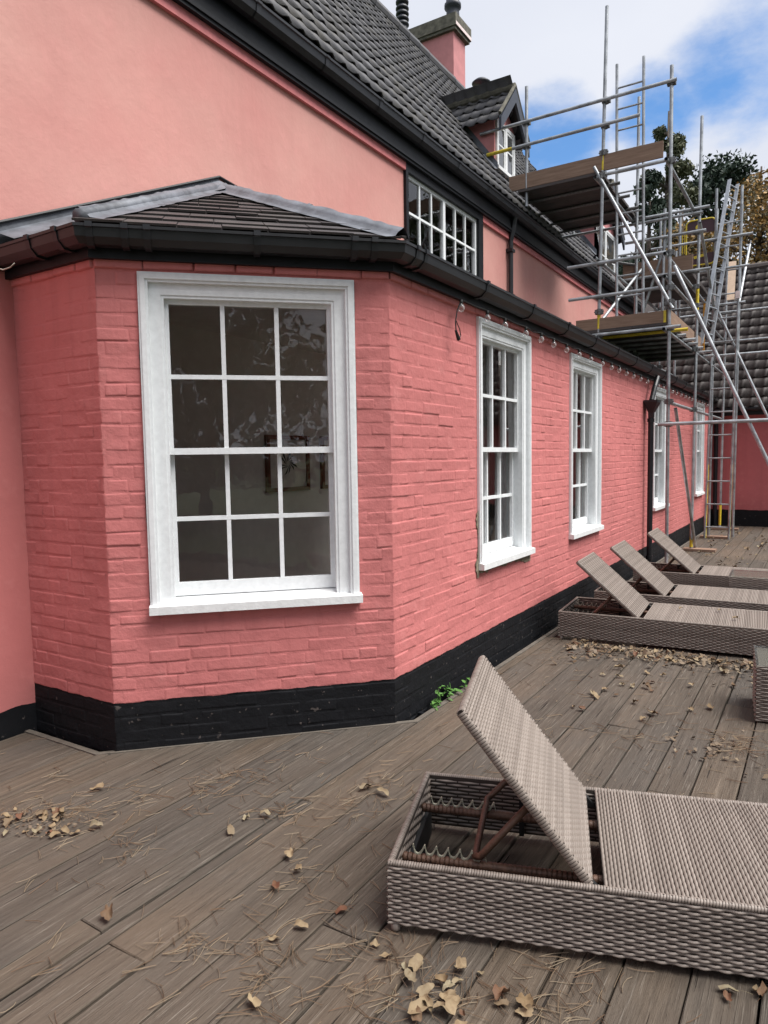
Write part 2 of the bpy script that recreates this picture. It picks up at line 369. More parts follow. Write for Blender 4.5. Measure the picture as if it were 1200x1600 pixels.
S2 = sqrt(0.5)

# ------------------------------------------------------------------ ground and deck
g = MB(); g.add([(-400, -400, -0.45), (400, -400, -0.45), (400, 700, -0.45), (-400, 700, -0.45)], [(0, 1, 2, 3)])
tag(g.build('ground', M_LAWN), 'green lawn ground spreading out around the house and deck', 'lawn', kind='structure')
g = MB(); g.prism([(-4.5, -5), (3.2, -5), (3.2, 17.4), (-4.5, 17.4)], -0.42, -0.24)
tag(g.build('gully_floor', M_EARTH), 'dark earth gully floor below the timber deck', 'gully', kind='structure')
deck = bpy.data.objects.new('deck', None); COL.objects.link(deck)
tag(deck, 'weathered grey brown timber deck in front of the pink house', 'deck', kind='structure')
PITCHB = 0.1875
def deck_end(x):                      # where a board running away from the camera stops
    if x < -3.36: return 2.335
    if x < -2.06: return 2.355 + (x+3.36)*(1.295/1.30)
    return 17.27
k = 0
for i in range(-12, 21):
    x1 = -0.309 - i*PITCHB; x0 = x1 - PITCHB
    if x0 < -4.04: x0 = -4.04
    if x1 < -4.0: continue
    cuts = []
    if x0 < -2.06 < x1: segs = [(x0, -2.065), (-2.06, x1)]
    elif x0 < -3.36 < x1: segs = [(x0, -3.36), (-3.36, x1)]
    else: segs = [(x0, x1)]
    for (a, b) in segs:
        if b-a < 0.02: continue
        ya, yb = deck_end(a+0.001), deck_end(b-0.001)
        y = -5 + R.uniform(0, 2.2) - 2.2
        while y < min(ya, yb)-0.05:
            e = y + R.uniform(2.6, 3.9); last = e > min(ya, yb)-0.6
            gp = R.uniform(0.002, 0.0055); za = R.uniform(-0.002, 0.002)
            p = [(a+gp, y+0.002), (b-gp, y+0.002), (b-gp, yb if last else e-0.002), (a+gp, ya if last else e-0.002)]
            q = MB(); n = 4; bev = 0.004
            cx = (a+b)/2; cy = sum(t[1] for t in p)/4
            ins = [(px+(bev if px < cx else -bev), py+(bev if j < 2 else -bev)) for j, (px, py) in enumerate(p)]
            tw = R.uniform(-0.0025, 0.0025)
            top = [(px, py, za+(tw if px < cx else -tw)) for px, py in ins]
            rim = [(px, py, za-bev+(tw if px < cx else -tw)) for px, py in p]; bot = [(px, py, -0.032) for px, py in p]
            q.add(top+rim+bot, [(0, 1, 2, 3)] + [(4+j, 4+(j+1) % 4, (j+1) % 4, j) for j in range(4)] + [(8+j, 8+(j+1) % 4, 4+(j+1) % 4, 4+j) for j in range(4)])
            q.build('plank', M_DECK, deck); k += 1
            if last: break
            y = e
q = MB()
for yy in [y*0.6 for y in range(-8, 29)]: q.box(-1.95, 3.1, yy, yy+0.05, -0.2, -0.036)
q.build('joist', M_DECKTRIM, deck)
def strip(name, pts, wd, z0, z1):
    q = MB(); L = []; n = len(pts)
    for i, p in enumerate(pts):
        p = V((*p, 0)); a = V((*pts[max(0, i-1)], 0)); b = V((*pts[min(n-1, i+1)], 0))
        d1 = (p-a).normalized() if i else (b-p).normalized(); d2 = (b-p).normalized() if i < n-1 else d1
        t = (d1+d2).normalized(); nn = V((-t.y, t.x, 0)); nn *= wd/max(0.3, nn.dot(V((-d1.y, d1.x, 0))))
        L.append((p, p+nn))
    q.sweep([[V((a.x, a.y, z0)) for a, b in L], [V((a.x, a.y, z1)) for a, b in L], [V((b.x, b.y, z1)) for a, b in L], [V((b.x, b.y, z0)) for a, b in L], [V((a.x, a.y, z0)) for a, b in L]])
    return q.build(name, M_DECKTRIM, deck)
strip('edge_trim', [(-4.04, 2.335), (-3.36, 2.335), (-2.06, 3.635), (-2.06, 17.25)], 0.034, -0.14, 0.004)

# ------------------------------------------------------------------ the pink house
HB = (-4.0, 8.0, 0.0)
house = thing('house', HB, 'long pink painted house with black plinth, white sash windows and dark pantile roof', 'house')
XW = -4.05
Fe = frame((-4.05, 2.42, 0), (1, 0, 0), (0, -1, 0)); Le = 0.75
Fc = frame((-3.30, 2.42, 0), (S2, S2, 0), (S2, -S2, 0)); Lc = 1.13/S2
Fl = frame((-2.17, 3.55, 0), (0, 1, 0), (1, 0, 0)); Ll = 13.72
Fm = frame((XW, -4.0, 0), (0, 1, 0), (1, 0, 0)); Lm = 22.2
def wall(name, fr, L, z0, z1, holes, mat, parent, th=0.25, u0=0.0):
    us = sorted(set([u0, L] + [h[0] for h in holes] + [h[1] for h in holes])); q = MB()
    for a, b in zip(us, us[1:]):
        hs = [h for h in holes if h[0] <= a+1e-6 and h[1] >= b-1e-6]
        z = z0
        for h in sorted(hs, key=lambda h: h[2]):
            if h[2] > z: q.fbox(fr, a, b, -th, 0, z, h[2])
            z = h[3]
        if z < z1: q.fbox(fr, a, b, -th, 0, z, z1)
    return q.build(name, mat, parent)
ZS, ZT = 0.765, 2.62
winC = (0.216, 1.392)
winL = [(4.765-3.55, 5.835-3.55), (6.965-3.55, 8.08-3.55), (10.97-3.55, 12.08-3.55), (15.0-3.55, 16.05-3.55)]
Wc = wall('chamfer_wall', Fc, Lc, -0.4, 2.72, [(winC[0]+0.005, winC[1]-0.005, ZS+0.01, ZT-0.005)], M_BRICK, house)
We = wall('end_wall', Fe, Le, -0.4, 2.72, [], M_BRICK, house)
Wl = wall('long_wall', Fl, Ll, -0.4, 2.72, [(a+0.005, b-0.005, ZS+0.01, ZT-0.005) for a, b in winL], M_BRICK, house)
uw = (6.98+4, 9.06+4, 3.90, 4.885)
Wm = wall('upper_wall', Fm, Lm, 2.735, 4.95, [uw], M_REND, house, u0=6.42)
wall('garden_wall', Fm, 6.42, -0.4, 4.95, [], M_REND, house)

# painted bricks, each proud of its joints
bricks = []
def brick_face(fr, L, holes, key):
    CO = 0.0735; z = -0.395; row = 0
    while z < 2.62:
        zt = z + CO; u = -R.uniform(0, 0.2); kind = row % 2
        segs = []
        while u < L:
            wd = (0.214 if (R.random() < (0.66 if kind == 0 else 0.45)) else 0.104)+R.uniform(-0.006, 0.006)
            segs.append([u, u+wd]); u += wd + 0.007
        for a, b in segs:
            a = max(a, 0.0); b = min(b, L)
            z0, z1 = z+0.0035, zt-0.0035
            if b-a < 0.03: continue
            parts = [(a, b)]
            for h in holes:
                if z1 > h[2]-0.004 and z0 < h[3]+0.004:
                    if z1 - (h[2]-0.004) < 0.03: z1 = min(z1, h[2]-0.006); continue
                    new = []
                    for (p, q2) in parts:
                        if q2 <= h[0]-0.006 or p >= h[1]+0.006: new.append((p, q2)); continue
                        if h[0]-0.006-p > 0.03: new.append((p, h[0]-0.006))
                        if q2-h[1]-0.006 > 0.03: new.append((h[1]+0.006, q2))
                    parts = new
            for (p, q2) in parts:
                if z1-z0 > 0.02: bricks.append((fr, p, q2, z0, z1, key))
        z = zt; row += 1
    # projecting top course under the fascia
    u = 0
    while u < L-0.02:
        e = min(L, u+R.uniform(0.2, 0.26)); bricks.append((fr, u, e-0.006, 2.632, 2.70, 'top')); u = e
brick_face(Fe, Le, [], 'e')
brick_face(Fc, Lc, [(winC[0], winC[1], ZS, ZT)], 'c')
brick_face(Fl, Ll, [(a, b, ZS, ZT) for a, b in winL], 'l')
def brick_geo(q, b):
    fr, a, e, z0, z1, key = b
    c0 = fr((a+e)/2, 0, (z0+z1)/2)
    fld = MN.noise(c0*1.3)*0.5 + MN.noise(c0*3.7)*0.5          # thick paint fills some joints
    rel = max(0.15, min(1.0, 0.52+fld*1.2))
    pr = (0.016 if key == 'top' else 0.0004) + 0.0015*rel*R.uniform(0.4, 1.4)
    if R.random() < 0.04: pr += 0.002
    gu = 0.0045*(1-rel); a2, e2 = a-gu, e+gu
    ja = R.uniform(-0.004, 0.004); jz = [R.uniform(-0.0035, 0.0035) for _ in range(4)]
    wl_, hl_ = e2-a2, z1-z0
    us = [0.0, 0.005/wl_, 0.016/wl_, 1-0.016/wl_, 1-0.005/wl_, 1.0]
    if wl_ > 0.15: us.insert(3, 0.5)
    vs_ = [0.0, 0.004/hl_, 0.012/hl_, 1-0.012/hl_, 1-0.004/hl_, 1.0]; P = []
    tl, tv = R.uniform(-0.0012, 0.0012), R.uniform(-0.0016, 0.0016)
    fl_, fr_ = (R.uniform(0.55, 0.95) if R.random() < 0.28 else -0.1), (R.uniform(0.55, 0.95) if R.random() < 0.28 else -0.1)   # perpends mostly filled with paint
    for iv, v_ in enumerate(vs_):
        for iu, u_ in enumerate(us):
            x = a2+(e2-a2)*u_ + ja*(1 if iv > 2 else -1)*0.3
            zb = z0+jz[0]*(1-u_)+jz[1]*u_; zt = z1+jz[2]*(1-u_)+jz[3]*u_; z = zb+(zt-zb)*v_
            pt = fr(x, 0, z)
            if iv in (0, len(vs_)-1): w_ = -0.0006
            else:
                w_ = pr+tl*(u_-0.5)*2+tv*(v_-0.5)*2+0.0011*MN.noise(pt*19.0)
                if iu == 0: w_ *= fl_
                if iu == len(us)-1: w_ *= fr_
            if u_ == 0.0 and fl_ > 0: x -= 0.004
            if u_ == 1.0 and fr_ > 0: x += 0.004
            z += 0.0022*MN.noise(pt*11.0+V((7, 3, 1)))
            P.append(fr(max(x, -0.0005), w_, z))
    n = len(us); q.add(P, [(j_*n+i, j_*n+i+1, (j_+1)*n+i+1, (j_+1)*n+i) for j_ in range(len(vs_)-1) for i in range(n-1)])
def bsize(b):
    fr, a, e, z0, z1, key = b
    c = [pix(fr(x, 0, z)) for x, z in ((a, z0), (e, z0), (e, z1), (a, z1))]
    if not all(0 < p[0] < 1200 and 0 < p[1] < 1600 for p in c): return 0
    if (z0+z1)/2 < 0.0: return 0
    return abs(sum(c[i][0]*c[(i+1) % 4][1]-c[(i+1) % 4][0]*c[i][1] for i in range(4)))/2
bricks.sort(key=bsize, reverse=True)
rest = {'e': MB(), 'c': MB(), 'l': MB(), 'top': MB()}
wallof = lambda b: We if b[0] is Fe else (Wc if b[0] is Fc else Wl)
for i, b in enumerate(bricks):
    if i < 300:
        q = MB(); brick_geo(q, b); q.build('brick', M_BRICK, wallof(b), True)
    else: brick_geo(rest['l'], b)
tag(rest['l'].build('brickwork', M_BRICK, house, True), kind='stuff')

# sash windows
def sash_window(fr, u0, u1, z0, z1, parent, name='window'):
    q = MB()
    ar = 0.052                       # moulded architrave, then the box frame
    for (a, b, c, d, w0, w1) in ((u0, u0+ar, z0+0.05, z1, -0.10, 0.020), (u1-ar, u1, z0+0.05, z1, -0.10, 0.020), (u0+ar, u1-ar, z1-ar, z1, -0.10, 0.0195),
                                 (u0+0.012, u0+ar-0.014, z0+0.05, z1-0.012, 0.02, 0.028), (u1-ar+0.014, u1-0.012, z0+0.05, z1-0.012, 0.02, 0.028), (u0+0.03, u1-0.03, z1-ar+0.014, z1-0.012, 0.0195, 0.0285)):
        q.fbox(fr, a, b, w0, w1, c, d)
    bf = 0.062
    A, B, Z = u0+ar, u1-ar, z1-ar
    q.fbox(fr, A, A+bf, -0.16, -0.004, z0+0.05, Z); q.fbox(fr, B-bf, B, -0.16, -0.004, z0+0.05, Z); q.fbox(fr, A+bf, B-bf, -0.16, -0.0045, Z-bf, Z)
    A += bf; B -= bf; Z -= bf
    be = 0.016                       # staff bead
    q.fbox(fr, A, A+be, -0.05, -0.010, z0+0.05, Z); q.fbox(fr, B-be, B, -0.05, -0.010, z0+0.05, Z); q.fbox(fr, A+be, B-be, -0.05, -0.0105, Z-be, Z)
    win = q.build(name, M_WHITE, parent)
    s = MB()                          # sill with a sloped top
    s.hexa([fr(u0-0.004, 0.055, z0), fr(u1+0.012, 0.055, z0), fr(u1+0.012, -0.2, z0), fr(u0-0.004, -0.2, z0),
            fr(u0-0.004, 0.055, z0+0.045), fr(u1+0.012, 0.055, z0+0.045), fr(u1+0.012, -0.2, z0+0.085), fr(u0-0.004, -0.2, z0+0.085)])
    s.build('sill', M_WHITE2, win)
    zb = z0+0.075; zm = zb + (Z-zb)*0.482
    def sash(a, b, c, d, wf, th, top, bot):
        m_ = MB(); st = 0.036
        m_.fbox(fr, a, a+st, wf-th, wf, c, d); m_.fbox(fr, b-st, b, wf-th, wf, c, d)
        m_.fbox(fr, a+st, b-st, wf-th, wf-0.0006, d-top, d); m_.fbox(fr, a+st, b-st, wf-th, wf-0.0006, c, c+bot)
        m_.build('sash', M_WHITE, win)
        gx0, gx1, gz0, gz1 = a+st, b-st, c+bot, d-top; gb = 0.024
        cw = (gx1-gx0-2*gb)/3; ch = (gz1-gz0-gb)/2
        for i in (1, 2):
            x = gx0+cw*i+gb*(i-1); m_ = MB(); m_.fbox(fr, x, x+gb, wf-th+0.004, wf-0.004, gz0, gz1)
            m_.build('glazing_bar', M_WHITE, win)
        m_ = MB(); m_.fbox(fr, gx0, gx1, wf-th+0.005, wf-0.003, gz0+ch, gz0+ch+gb); m_.build('glazing_bar', M_WHITE, win)
        for i in range(3):
            for j_ in range(2):
                x = gx0+i*(cw+gb); z = gz0+j_*(ch+gb); wg = wf-th*0.62; t = [R.uniform(-0.0012, 0.0012) for _ in range(4)]
                m_ = MB(); m_.add([fr(x, wg+t[0], z), fr(x+cw, wg+t[1], z), fr(x+cw, wg+t[0]+t[1]-t[2], z+ch), fr(x, wg+t[0]*2-t[2], z+ch)], [(0, 1, 2, 3)])
                m_.build('pane', M_GLASS, win)
    sash(A+0.001, B-0.001, zm, Z-0.002, -0.045, 0.042, 0.038, 0.036)
    sash(A+0.001, B-0.001, zb, zm+0.036, -0.092, 0.042, 0.036, 0.075)
    return win
sash_window(Fc, winC[0], winC[1], ZS, ZT, house)
for i, (a, b) in enumerate(winL): sash_window(Fl, a, b, ZS, ZT, house)
for fr_, (a_, b_), sides in ((Fc, winC, (0, 1)), (Fl, winL[0], (1,)), (Fl, winL[1], (1,))):
    for sd in sides:
        q = MB(); u_ = (a_ if sd == 0 else b_); sg = -1 if sd == 0 else 1; ln = []
        for i in range(90):
            z = ZS+0.05+(ZT-ZS-0.06)*i/89; ln.append((z, 0.0004+max(0, 0.0055*(MN.noise(V((u_*7, z*6, 2.1)))+0.30)+0.0028*MN.noise(V((u_, z*31, 5))))))
        q.sweep([[fr_(u_-sg*0.002, 0.0086, z) for z, d in ln], [fr_(u_+sg*d, 0.0088, z) for z, d in ln]]); q.build('cracked_joint', M_JOINT, house)
# bare mortar where the paint was cut back round the second window
q = MB()
pts = []
for i in range(26):
    t = i/25; z = 0.71 + t*0.50
    pts.append((z, 0.028 + 0.022*sin(t*9) + R.uniform(-0.012, 0.012) - 0.02*t))
q.sweep([[Fl(winL[0][0]-0.001-max(0.004, d), 0.0085, z) for z, d in pts], [Fl(winL[0][0]+0.002, 0.0086, z) for z, d in pts]])
pts = [(winL[0][0]-0.02+i*0.0425, 0.762-(0.018+R.uniform(0, 0.022)+(0.03 if i > 20 else 0))) for i in range(27)]
q.sweep([[Fl(u, 0.0082, z) for u, z in pts], [Fl(u, 0.0083, 0.768) for u, z in pts]])
q.build('bare_mortar', M_MORT, house)

# interior seen through the glass
poly = [(-4.29, 2.5), (-3.34, 2.5), (-2.3, 3.54), (-2.3, 17.2), (-4.29, 17.2)]
q = MB(); q.prism(poly, -0.1, 0.05); q.build('interior_floor', M_FLOORIN, house)
q = MB(); q.prism([(-4.29, 2.5), (-3.34, 2.5), (-2.3, 3.54), (-2.3, 6.35), (-4.29, 6.35)], 2.64, 2.70); q.box(-4.29, -3.65, 6.35, 7.55, 2.64, 2.70); q.box(-2.75, -2.3, 6.35, 7.55, 2.64, 2.70); q.box(-4.29, -2.3, 7.55, 17.2, 2.64, 2.70); q.build('interior_ceiling', M_DARKROOM, house)
q = MB(); q.box(-3.70, -3.65, 6.30, 7.60, 2.701, 3.505); q.box(-2.75, -2.70, 6.30, 7.60, 2.701, 3.10)
for y_ in (6.30, 7.55): q.hexa([(-3.65, y_, 2.701), (-2.75, y_, 2.701), (-2.75, y_+0.05, 2.701), (-3.65, y_+0.05, 2.701), (-3.65, y_, 3.505), (-2.75, y_, 3.10), (-2.75, y_+0.05, 3.10), (-3.65, y_+0.05, 3.505)])
rw = q.build('added_roof_window', M_WHITE, house)  # added roof window and shaft, unseen, letting daylight in to brighten the room
q = MB(); q.add([(-3.66, 6.34, 3.53), (-2.74, 6.34, 3.14), (-2.74, 7.56, 3.14), (-3.66, 7.56, 3.53)], [(0, 1, 2, 3)]); q.build('pane', M_GLASS, rw)
q = MB(); q.box(-4.32, -4.2, 2.46, 17.2, 0.05, 2.64); q.box(-4.2, -4.06, 2.4, 2.46, 0.05, 2.64); q.box(-4.2, -2.45, 13.2, 13.3, 0.05, 2.64); q.box(-4.2, -2.45, 17.1, 17.2, 0.05, 2.64)
q.build('interior_wall', M_DARKROOM, house)
for nm, ya, yb, za, zb_ in (('picture', 4.73, 5.33, 1.32, 1.83), ('picture', 5.53, 6.1, 1.32, 1.83)):
    q = MB(); t = 0.036
    q.box(-4.199, -4.165, ya, ya+t, za, zb_); q.box(-4.199, -4.165, yb-t, yb, za, zb_); q.box(-4.199, -4.166, ya+t, yb-t, za, za+t); q.box(-4.199, -4.166, ya+t, yb-t, zb_-t, zb_)
    pc = q.build('picture', M_FRAME)
    q = MB(); q.box(-4.199, -4.185, ya+t, yb-t, za+t, zb_-t); q.build('print', M_PIC, pc)
    q = MB(); cy, cz = (ya+yb)/2, (za+zb_)/2
    for i in range(16):
        an = i*2*pi/16; rr = R.uniform(0.07, 0.16); q.add([(-4.183, cy+0.02*cos(an+1.2), cz+0.02*sin(an+1.2)), (-4.183, cy+rr*cos(an), cz+rr*0.8*sin(an)), (-4.183, cy+rr*0.8*cos(an+0.25), cz+rr*0.6*sin(an+0.25))], [(0, 1, 2)])
    q.build('ink_drawing', M_INK, pc)
    tag(pc, ('whole framed print on the room wall seen through the near window' if ya < 5 else 'framed print half hidden by the near window frame at its right'), 'picture', 'framed prints indoors')
def curtain(y0, y1, lbl):
    q = MB(); n = 40
    prof = [(-2.52+0.03*sin(i*1.7)+0.01*sin(i*0.6), y0+(y1-y0)*i/n) for i in range(n+1)]
    q.sweep([[V((x, y, 0.1)) for x, y in prof], [V((x+0.01, y, 2.6)) for x, y in prof]])
    tag(q.build('curtain', M_CURT, None, True), lbl, 'curtain', 'curtains behind the long wall windows')
curtain(5.58, 5.95, 'pale gathered curtain inside the second sash window')
curtain(7.84, 8.2, 'pale gathered curtain inside the third sash window')
curtain(11.75, 12.2, 'pale gathered curtain inside the window right of the downpipe')

# fascia and gutter round the extension
EAVE = [(-4.05, 2.42), (-3.30, 2.42), (-2.17, 3.55), (-2.17, 17.25)]
def off_path(d):
    n1, n2, n3 = V((0, -1)), V((S2, -S2)), V((1, 0))
    def mit(p, a, b):
        t = (a+b); t = t/ t.dot(a); return V(p)+t*d
    return [V(EAVE[0])+n1*d, mit(EAVE[1], n1, n2), mit(EAVE[2], n2, n3), V(EAVE[3])+n3*d]
def ring(d, z): return [V((p.x, p.y, z)) for p in off_path(d)]
q = MB(); q.sweep([ring(0.001, 2.672), ring(0.045, 2.672), ring(0.045, 2.815), ring(0.001, 2.815)]); q.build('fascia', M_FASC, house)
q = MB(); q.sweep([ring(0.050, 2.80), ring(0.050, 2.735), ring(0.068, 2.718), ring(0.115, 2.722), ring(0.148, 2.752), ring(0.155, 2.795), ring(0.163, 2.797), ring(0.163, 2.812), ring(0.150, 2.812), ring(0.146, 2.79), ring(0.14, 2.756), ring(0.112, 2.730), ring(0.07, 2.728), ring(0.058, 2.74), ring(0.058, 2.80), ring(0.050, 2.80)])
q.build('gutter', M_GUT, house, False)
def clip_at(fr, u, wd=0.035, ex=0.006):
    q = MB(); pr = [(0.048, 2.818), (0.052, 2.712), (0.07, 2.711-ex/2), (0.117, 2.715-ex/2), (0.152, 2.748), (0.162, 2.79), (0.170, 2.794), (0.170, 2.819), (0.048, 2.8195)]
    a = [fr(u, w_, z) for w_, z in pr]; b = [fr(u+wd, w_, z) for w_, z in pr]; n = len(pr)
    q.add(a+b, [tuple(range(n-1, -1, -1)), tuple(range(n, 2*n))] + [(i, (i+1) % n, n+(i+1) % n, n+i) for i in range(n)])
    q.build('gutter_clip', M_BLACK, house)
for u in (0.02, 0.40, 0.64): clip_at(Fe, u)
for u in (-0.01, 0.16, 0.27, 0.83, 1.36, 1.47): clip_at(Fc, u)
for u in [0.06, 0.16] + [1.05+0.92*i for i in range(14)]: clip_at(Fl, u)
# roof of the extension: three planes meeting at an apex on the wall
AP = V((XW, 4.12, 3.69)); e1 = ring(0.12, 2.825)
q = MB()
xe = e1[2].x; rz_ = lambda x: 2.825+(xe-x)/(xe-XW)*0.865
RY0, RY1, RX0, RX1 = 6.35, 7.55, -3.65, -2.75  # opening in the roof for the added roof window
rp = lambda x, y: V((x, y, rz_(x)))
q.add([e1[0], e1[1], AP, e1[2]], [(0, 1, 2), (1, 3, 2)])
q.add([e1[2], rp(xe, RY0), rp(XW, RY0), AP], [(0, 1, 2, 3)]); q.add([rp(xe, RY0), rp(xe, RY1), rp(RX1, RY1), rp(RX1, RY0)], [(0, 1, 2, 3)]); q.add([rp(RX0, RY0), rp(RX0, RY1), rp(XW, RY1), rp(XW, RY0)], [(0, 1, 2, 3)]); q.add([rp(xe, RY1), e1[3], rp(XW, 17.25), rp(XW, RY1)], [(0, 1, 2, 3)])
ext_roof = q.build('extension_roof', M_SLATE, house)
def plane_n(a, b, c): return (b-a).cross(c-a).normalized()
Pa, Pb = e1[1], e1[2]; nC = plane_n(Pa, Pb, AP); 
if nC.z < 0: nC = -nC
uC = (Pb-Pa).normalized(); vC = nC.cross(uC).normalized()
if vC.z < 0: vC = -vC
Wd = (Pb-Pa).length; ax, ay = (AP-Pa).dot(uC), (AP-Pa).dot(vC)
row = 0; v0 = -0.03
while v0 < ay-0.1:
    v1 = v0+0.2; lo = max(0, v0)/ay
    ua, ub = ax*lo, Wd-(Wd-ax)*lo
    u = ua - R.uniform(0, 0.2)
    while u < ub:
        wd = R.uniform(0.22, 0.31); a, b = max(u, ua-0.02), min(u+wd-0.005, ub+0.02)
        if b-a > 0.02:
            vt = min(v1+0.06, ay-0.03); hi = vt/ay; a2 = max(a, ax*hi-0.02); b2 = min(b, Wd-(Wd-ax)*hi+0.02)
            if b2-a2 < 0.01: b2 = a2 = (a2+b2)/2; a2 -= 0.008; b2 += 0.008
            h = 0.016+R.uniform(0, 0.011); th = 0.012
            P = lambda x, y, z: Pa+uC*x+vC*y+nC*z
            q = MB(); jj = R.uniform(-0.016, 0.012)
            q.hexa([P(a, v0+jj, h-th), P(b, v0+jj*0.3, h-th), P(b2, vt, -0.004), P(a2, vt, -0.004), P(a, v0+jj, h), P(b, v0+jj*0.3, h), P(b2, vt, 0.004), P(a2, vt, 0.004)])
            q.build('slate', M_SLATE, ext_roof)
        u += wd
    v0 = v1; row += 1
# lead rolls dressed over the hips, and the upstand along the wall
def lead_hip(P0, P1, na, nb, nm, lengths, wa=0.17, wb=0.17):
    ax_ = (P1-P0); L = ax_.length; t = ax_.normalized(); up = (na+nb).normalized()
    sa = na.cross(t).normalized(); sb = t.cross(nb).normalized()
    if sa.dot(V((0, 0, 1))) > 0: sa = -sa
    if sb.dot(V((0, 0, 1))) > 0: sb = -sb
    x0 = 0.0
    for l in lengths:
        x1 = min(L, x0+l+0.04); q = MB(); lines = []; ns = 14
        for i in range(ns+1):
            x = x0+(x1-x0)*i/ns; c = P0+t*x; rr = lambda s_: s_*R.uniform(0.92, 1.08)
            lines.append([c+sa*rr(wa)+na*0.022, c+sa*wa*0.6+na*rr(0.022), c+sa*0.045+na*rr(0.026), c+sa*0.034+up*0.045, c+up*rr(0.068), c+sb*0.034+up*0.045, c+sb*0.045+nb*rr(0.026), c+sb*wb*0.6+nb*rr(0.022), c+sb*rr(wb)+nb*0.022])
        q.sweep(lines); q.build(nm, M_LEADW, house, True); x0 += l
        if x1 >= L-0.01: break
nL = plane_n(e1[0], e1[1], AP); nL = nL if nL.z > 0 else -nL
nR = plane_n(e1[2], e1[3], AP); nR = nR if nR.z > 0 else -nR
APl = AP+V((0.02, 0, 0.0))
lead_hip(Pa+(APl-Pa)*0.02, APl, nL, nC, 'lead_hip', [0.75, 0.75, 0.75, 1], 0.06, 0.115)
q = MB(); q.path([Pa+(APl-Pa)*0.012+V((0, 0, 0.025)), Pa+(APl-Pa)*0.97+V((0, 0, 0.03))], 0.042, 10); q.build('lead_roll', M_LEADW, house, True)
lead_hip(Pb, APl, nC, nR, 'lead_hip', [0.95, 0.95, 1.2], 0.115, 0.10)
q = MB(); q.sweep([[e1[0]+V((0.0, 0.03, 0.02)), AP+V((0.004, 0, 0.03))], [e1[0]+V((0.0, 0.03, 0.14)), AP+V((0.004, 0, 0.10))], [e1[0]+V((0.16, 0.03, 0.045)), AP+V((0.15, 0, 0.012))]][0:2])
q.sweep([[e1[0]+V((0.012, 0.03, 0.10)), AP+V((0.012, 0, 0.085))], [e1[0]+V((0.17, 0.04, 0.04)), AP+V((0.16, -0.02, 0.0))]])
q.build('lead_flashing', M_LEADW, house)
q = MB(); q.path([e1[0]+V((0.008, 0.03, 0.15)), AP+V((0.008, 0, 0.112))], 0.012, 6); q.path([AP+V((0.008, 0, 0.112)), V((XW+0.008, 4.6, 3.76)), V((XW+0.008, 17.2, 3.76))], 0.012, 6); q.build('flashing_joint', M_FASC, house)
q = MB(); q.sweep([[AP+V((0.012, 0, 0.085)), V((XW+0.012, 17.2, 3.75))], [AP+V((0.2, 0.03, 0.0)), V((XW+0.2, 17.2, 3.63))]]); q.build('lead_flashing', M_LEADW, house)

# ground-floor downpipe with hopper
q = MB(); yP = 10.42
q.path([V((-2.05, yP+0.25, 2.70)), V((-2.06, yP+0.12, 2.56)), V((-2.08, yP+0.0, 2.36))], 0.036, 10)
q.path([V((-2.085, yP, 2.12)), V((-2.085, yP, 0.02))], 0.038, 12)
dp = q.build('downpipe', M_BLACK, house)
q = MB(); h = [(0.13, 2.36), (0.13, 2.33), (0.05, 2.19), (0.048, 2.12)]
for (a, za), (b, zb_) in zip(h, h[1:]):
    q.hexa([(-2.085-b*0.6, yP-b, zb_), (-2.085+b*0.8, yP-b, zb_), (-2.085+b*0.8, yP+b, zb_), (-2.085-b*0.6, yP+b, zb_), (-2.085-a*0.6, yP-a, za), (-2.085+a*0.8, yP-a, za), (-2.085+a*0.8, yP+a, za), (-2.085-a*0.6, yP+a, za)])
q.build('hopper', M_BLACK, dp)
for z in (2.06, 0.12): q = MB(); q.tube((-2.085, yP, z), (-2.085, yP, z+0.05), 0.05, 12); q.build('pipe_collar', M_BLACK, dp)

# upper window, black surround with white casements
q = MB(); y0, y1, z0, z1 = 6.98, 9.06, 3.90, 4.885
q.box(XW-0.14, XW+0.035, y0, y0+0.055, z0, z1); q.box(XW-0.14, XW+0.035, y1-0.14, y1, z0, z1); q.box(XW-0.14, XW+0.034, y0+0.055, y1-0.14, z1-0.10, z1); q.box(XW-0.14, XW+0.034, y0+0.055, y1-0.14, z0, z0+0.06)
uwin = q.build('upper_window', M_FASC, house)
a, b, c, d = y0+0.055, y1-0.14, z0+0.06, z1-0.10; wf = XW-0.005
q = MB(); mid = (a+b)/2
q.box(wf-0.05, wf, a, a+0.04, c, d); q.box(wf-0.05, wf, b-0.04, b, c, d); q.box(wf-0.05, wf-0.001, a+0.04, b-0.04, d-0.04, d); q.box(wf-0.05, wf-0.001, a+0.04, b-0.04, c, c+0.04); q.box(wf-0.051, wf+0.001, mid-0.03, mid+0.03, c+0.04, d-0.04)
q.build('casement', M_WHITE, uwin)
for (s, e) in ((a+0.04, mid-0.03), (mid+0.03, b-0.04)):
    cw = (e-s)/3
    for i in (1, 2): bx('glazing_bar', M_WHITE, uwin, wf-0.04, wf-0.004, s+cw*i-0.013, s+cw*i+0.013, c+0.04, d-0.04)
    hh = (d-c-0.08)/2
    bx('glazing_bar', M_WHITE, uwin, wf-0.041, wf-0.003, s, e, c+0.04+hh-0.013, c+0.04+hh+0.013)
    for i in range(3):
        for j_ in range(2):
            t = [R.uniform(-0.004, 0.004) for _ in range(3)]; ya, yb, za, zb_ = s+cw*i+0.013, s+cw*(i+1)-0.013, c+0.04+hh*j_+0.013, c+0.04+hh*(j_+1)-0.013
            q = MB(); q.add([(wf-0.022+t[0], ya, za), (wf-0.022+t[1], yb, za), (wf-0.022+t[1]+t[2]-t[0], yb, zb_), (wf-0.022+t[2], ya, zb_)], [(0, 1, 2, 3)]); q.build('pane', M_GLASS, uwin)
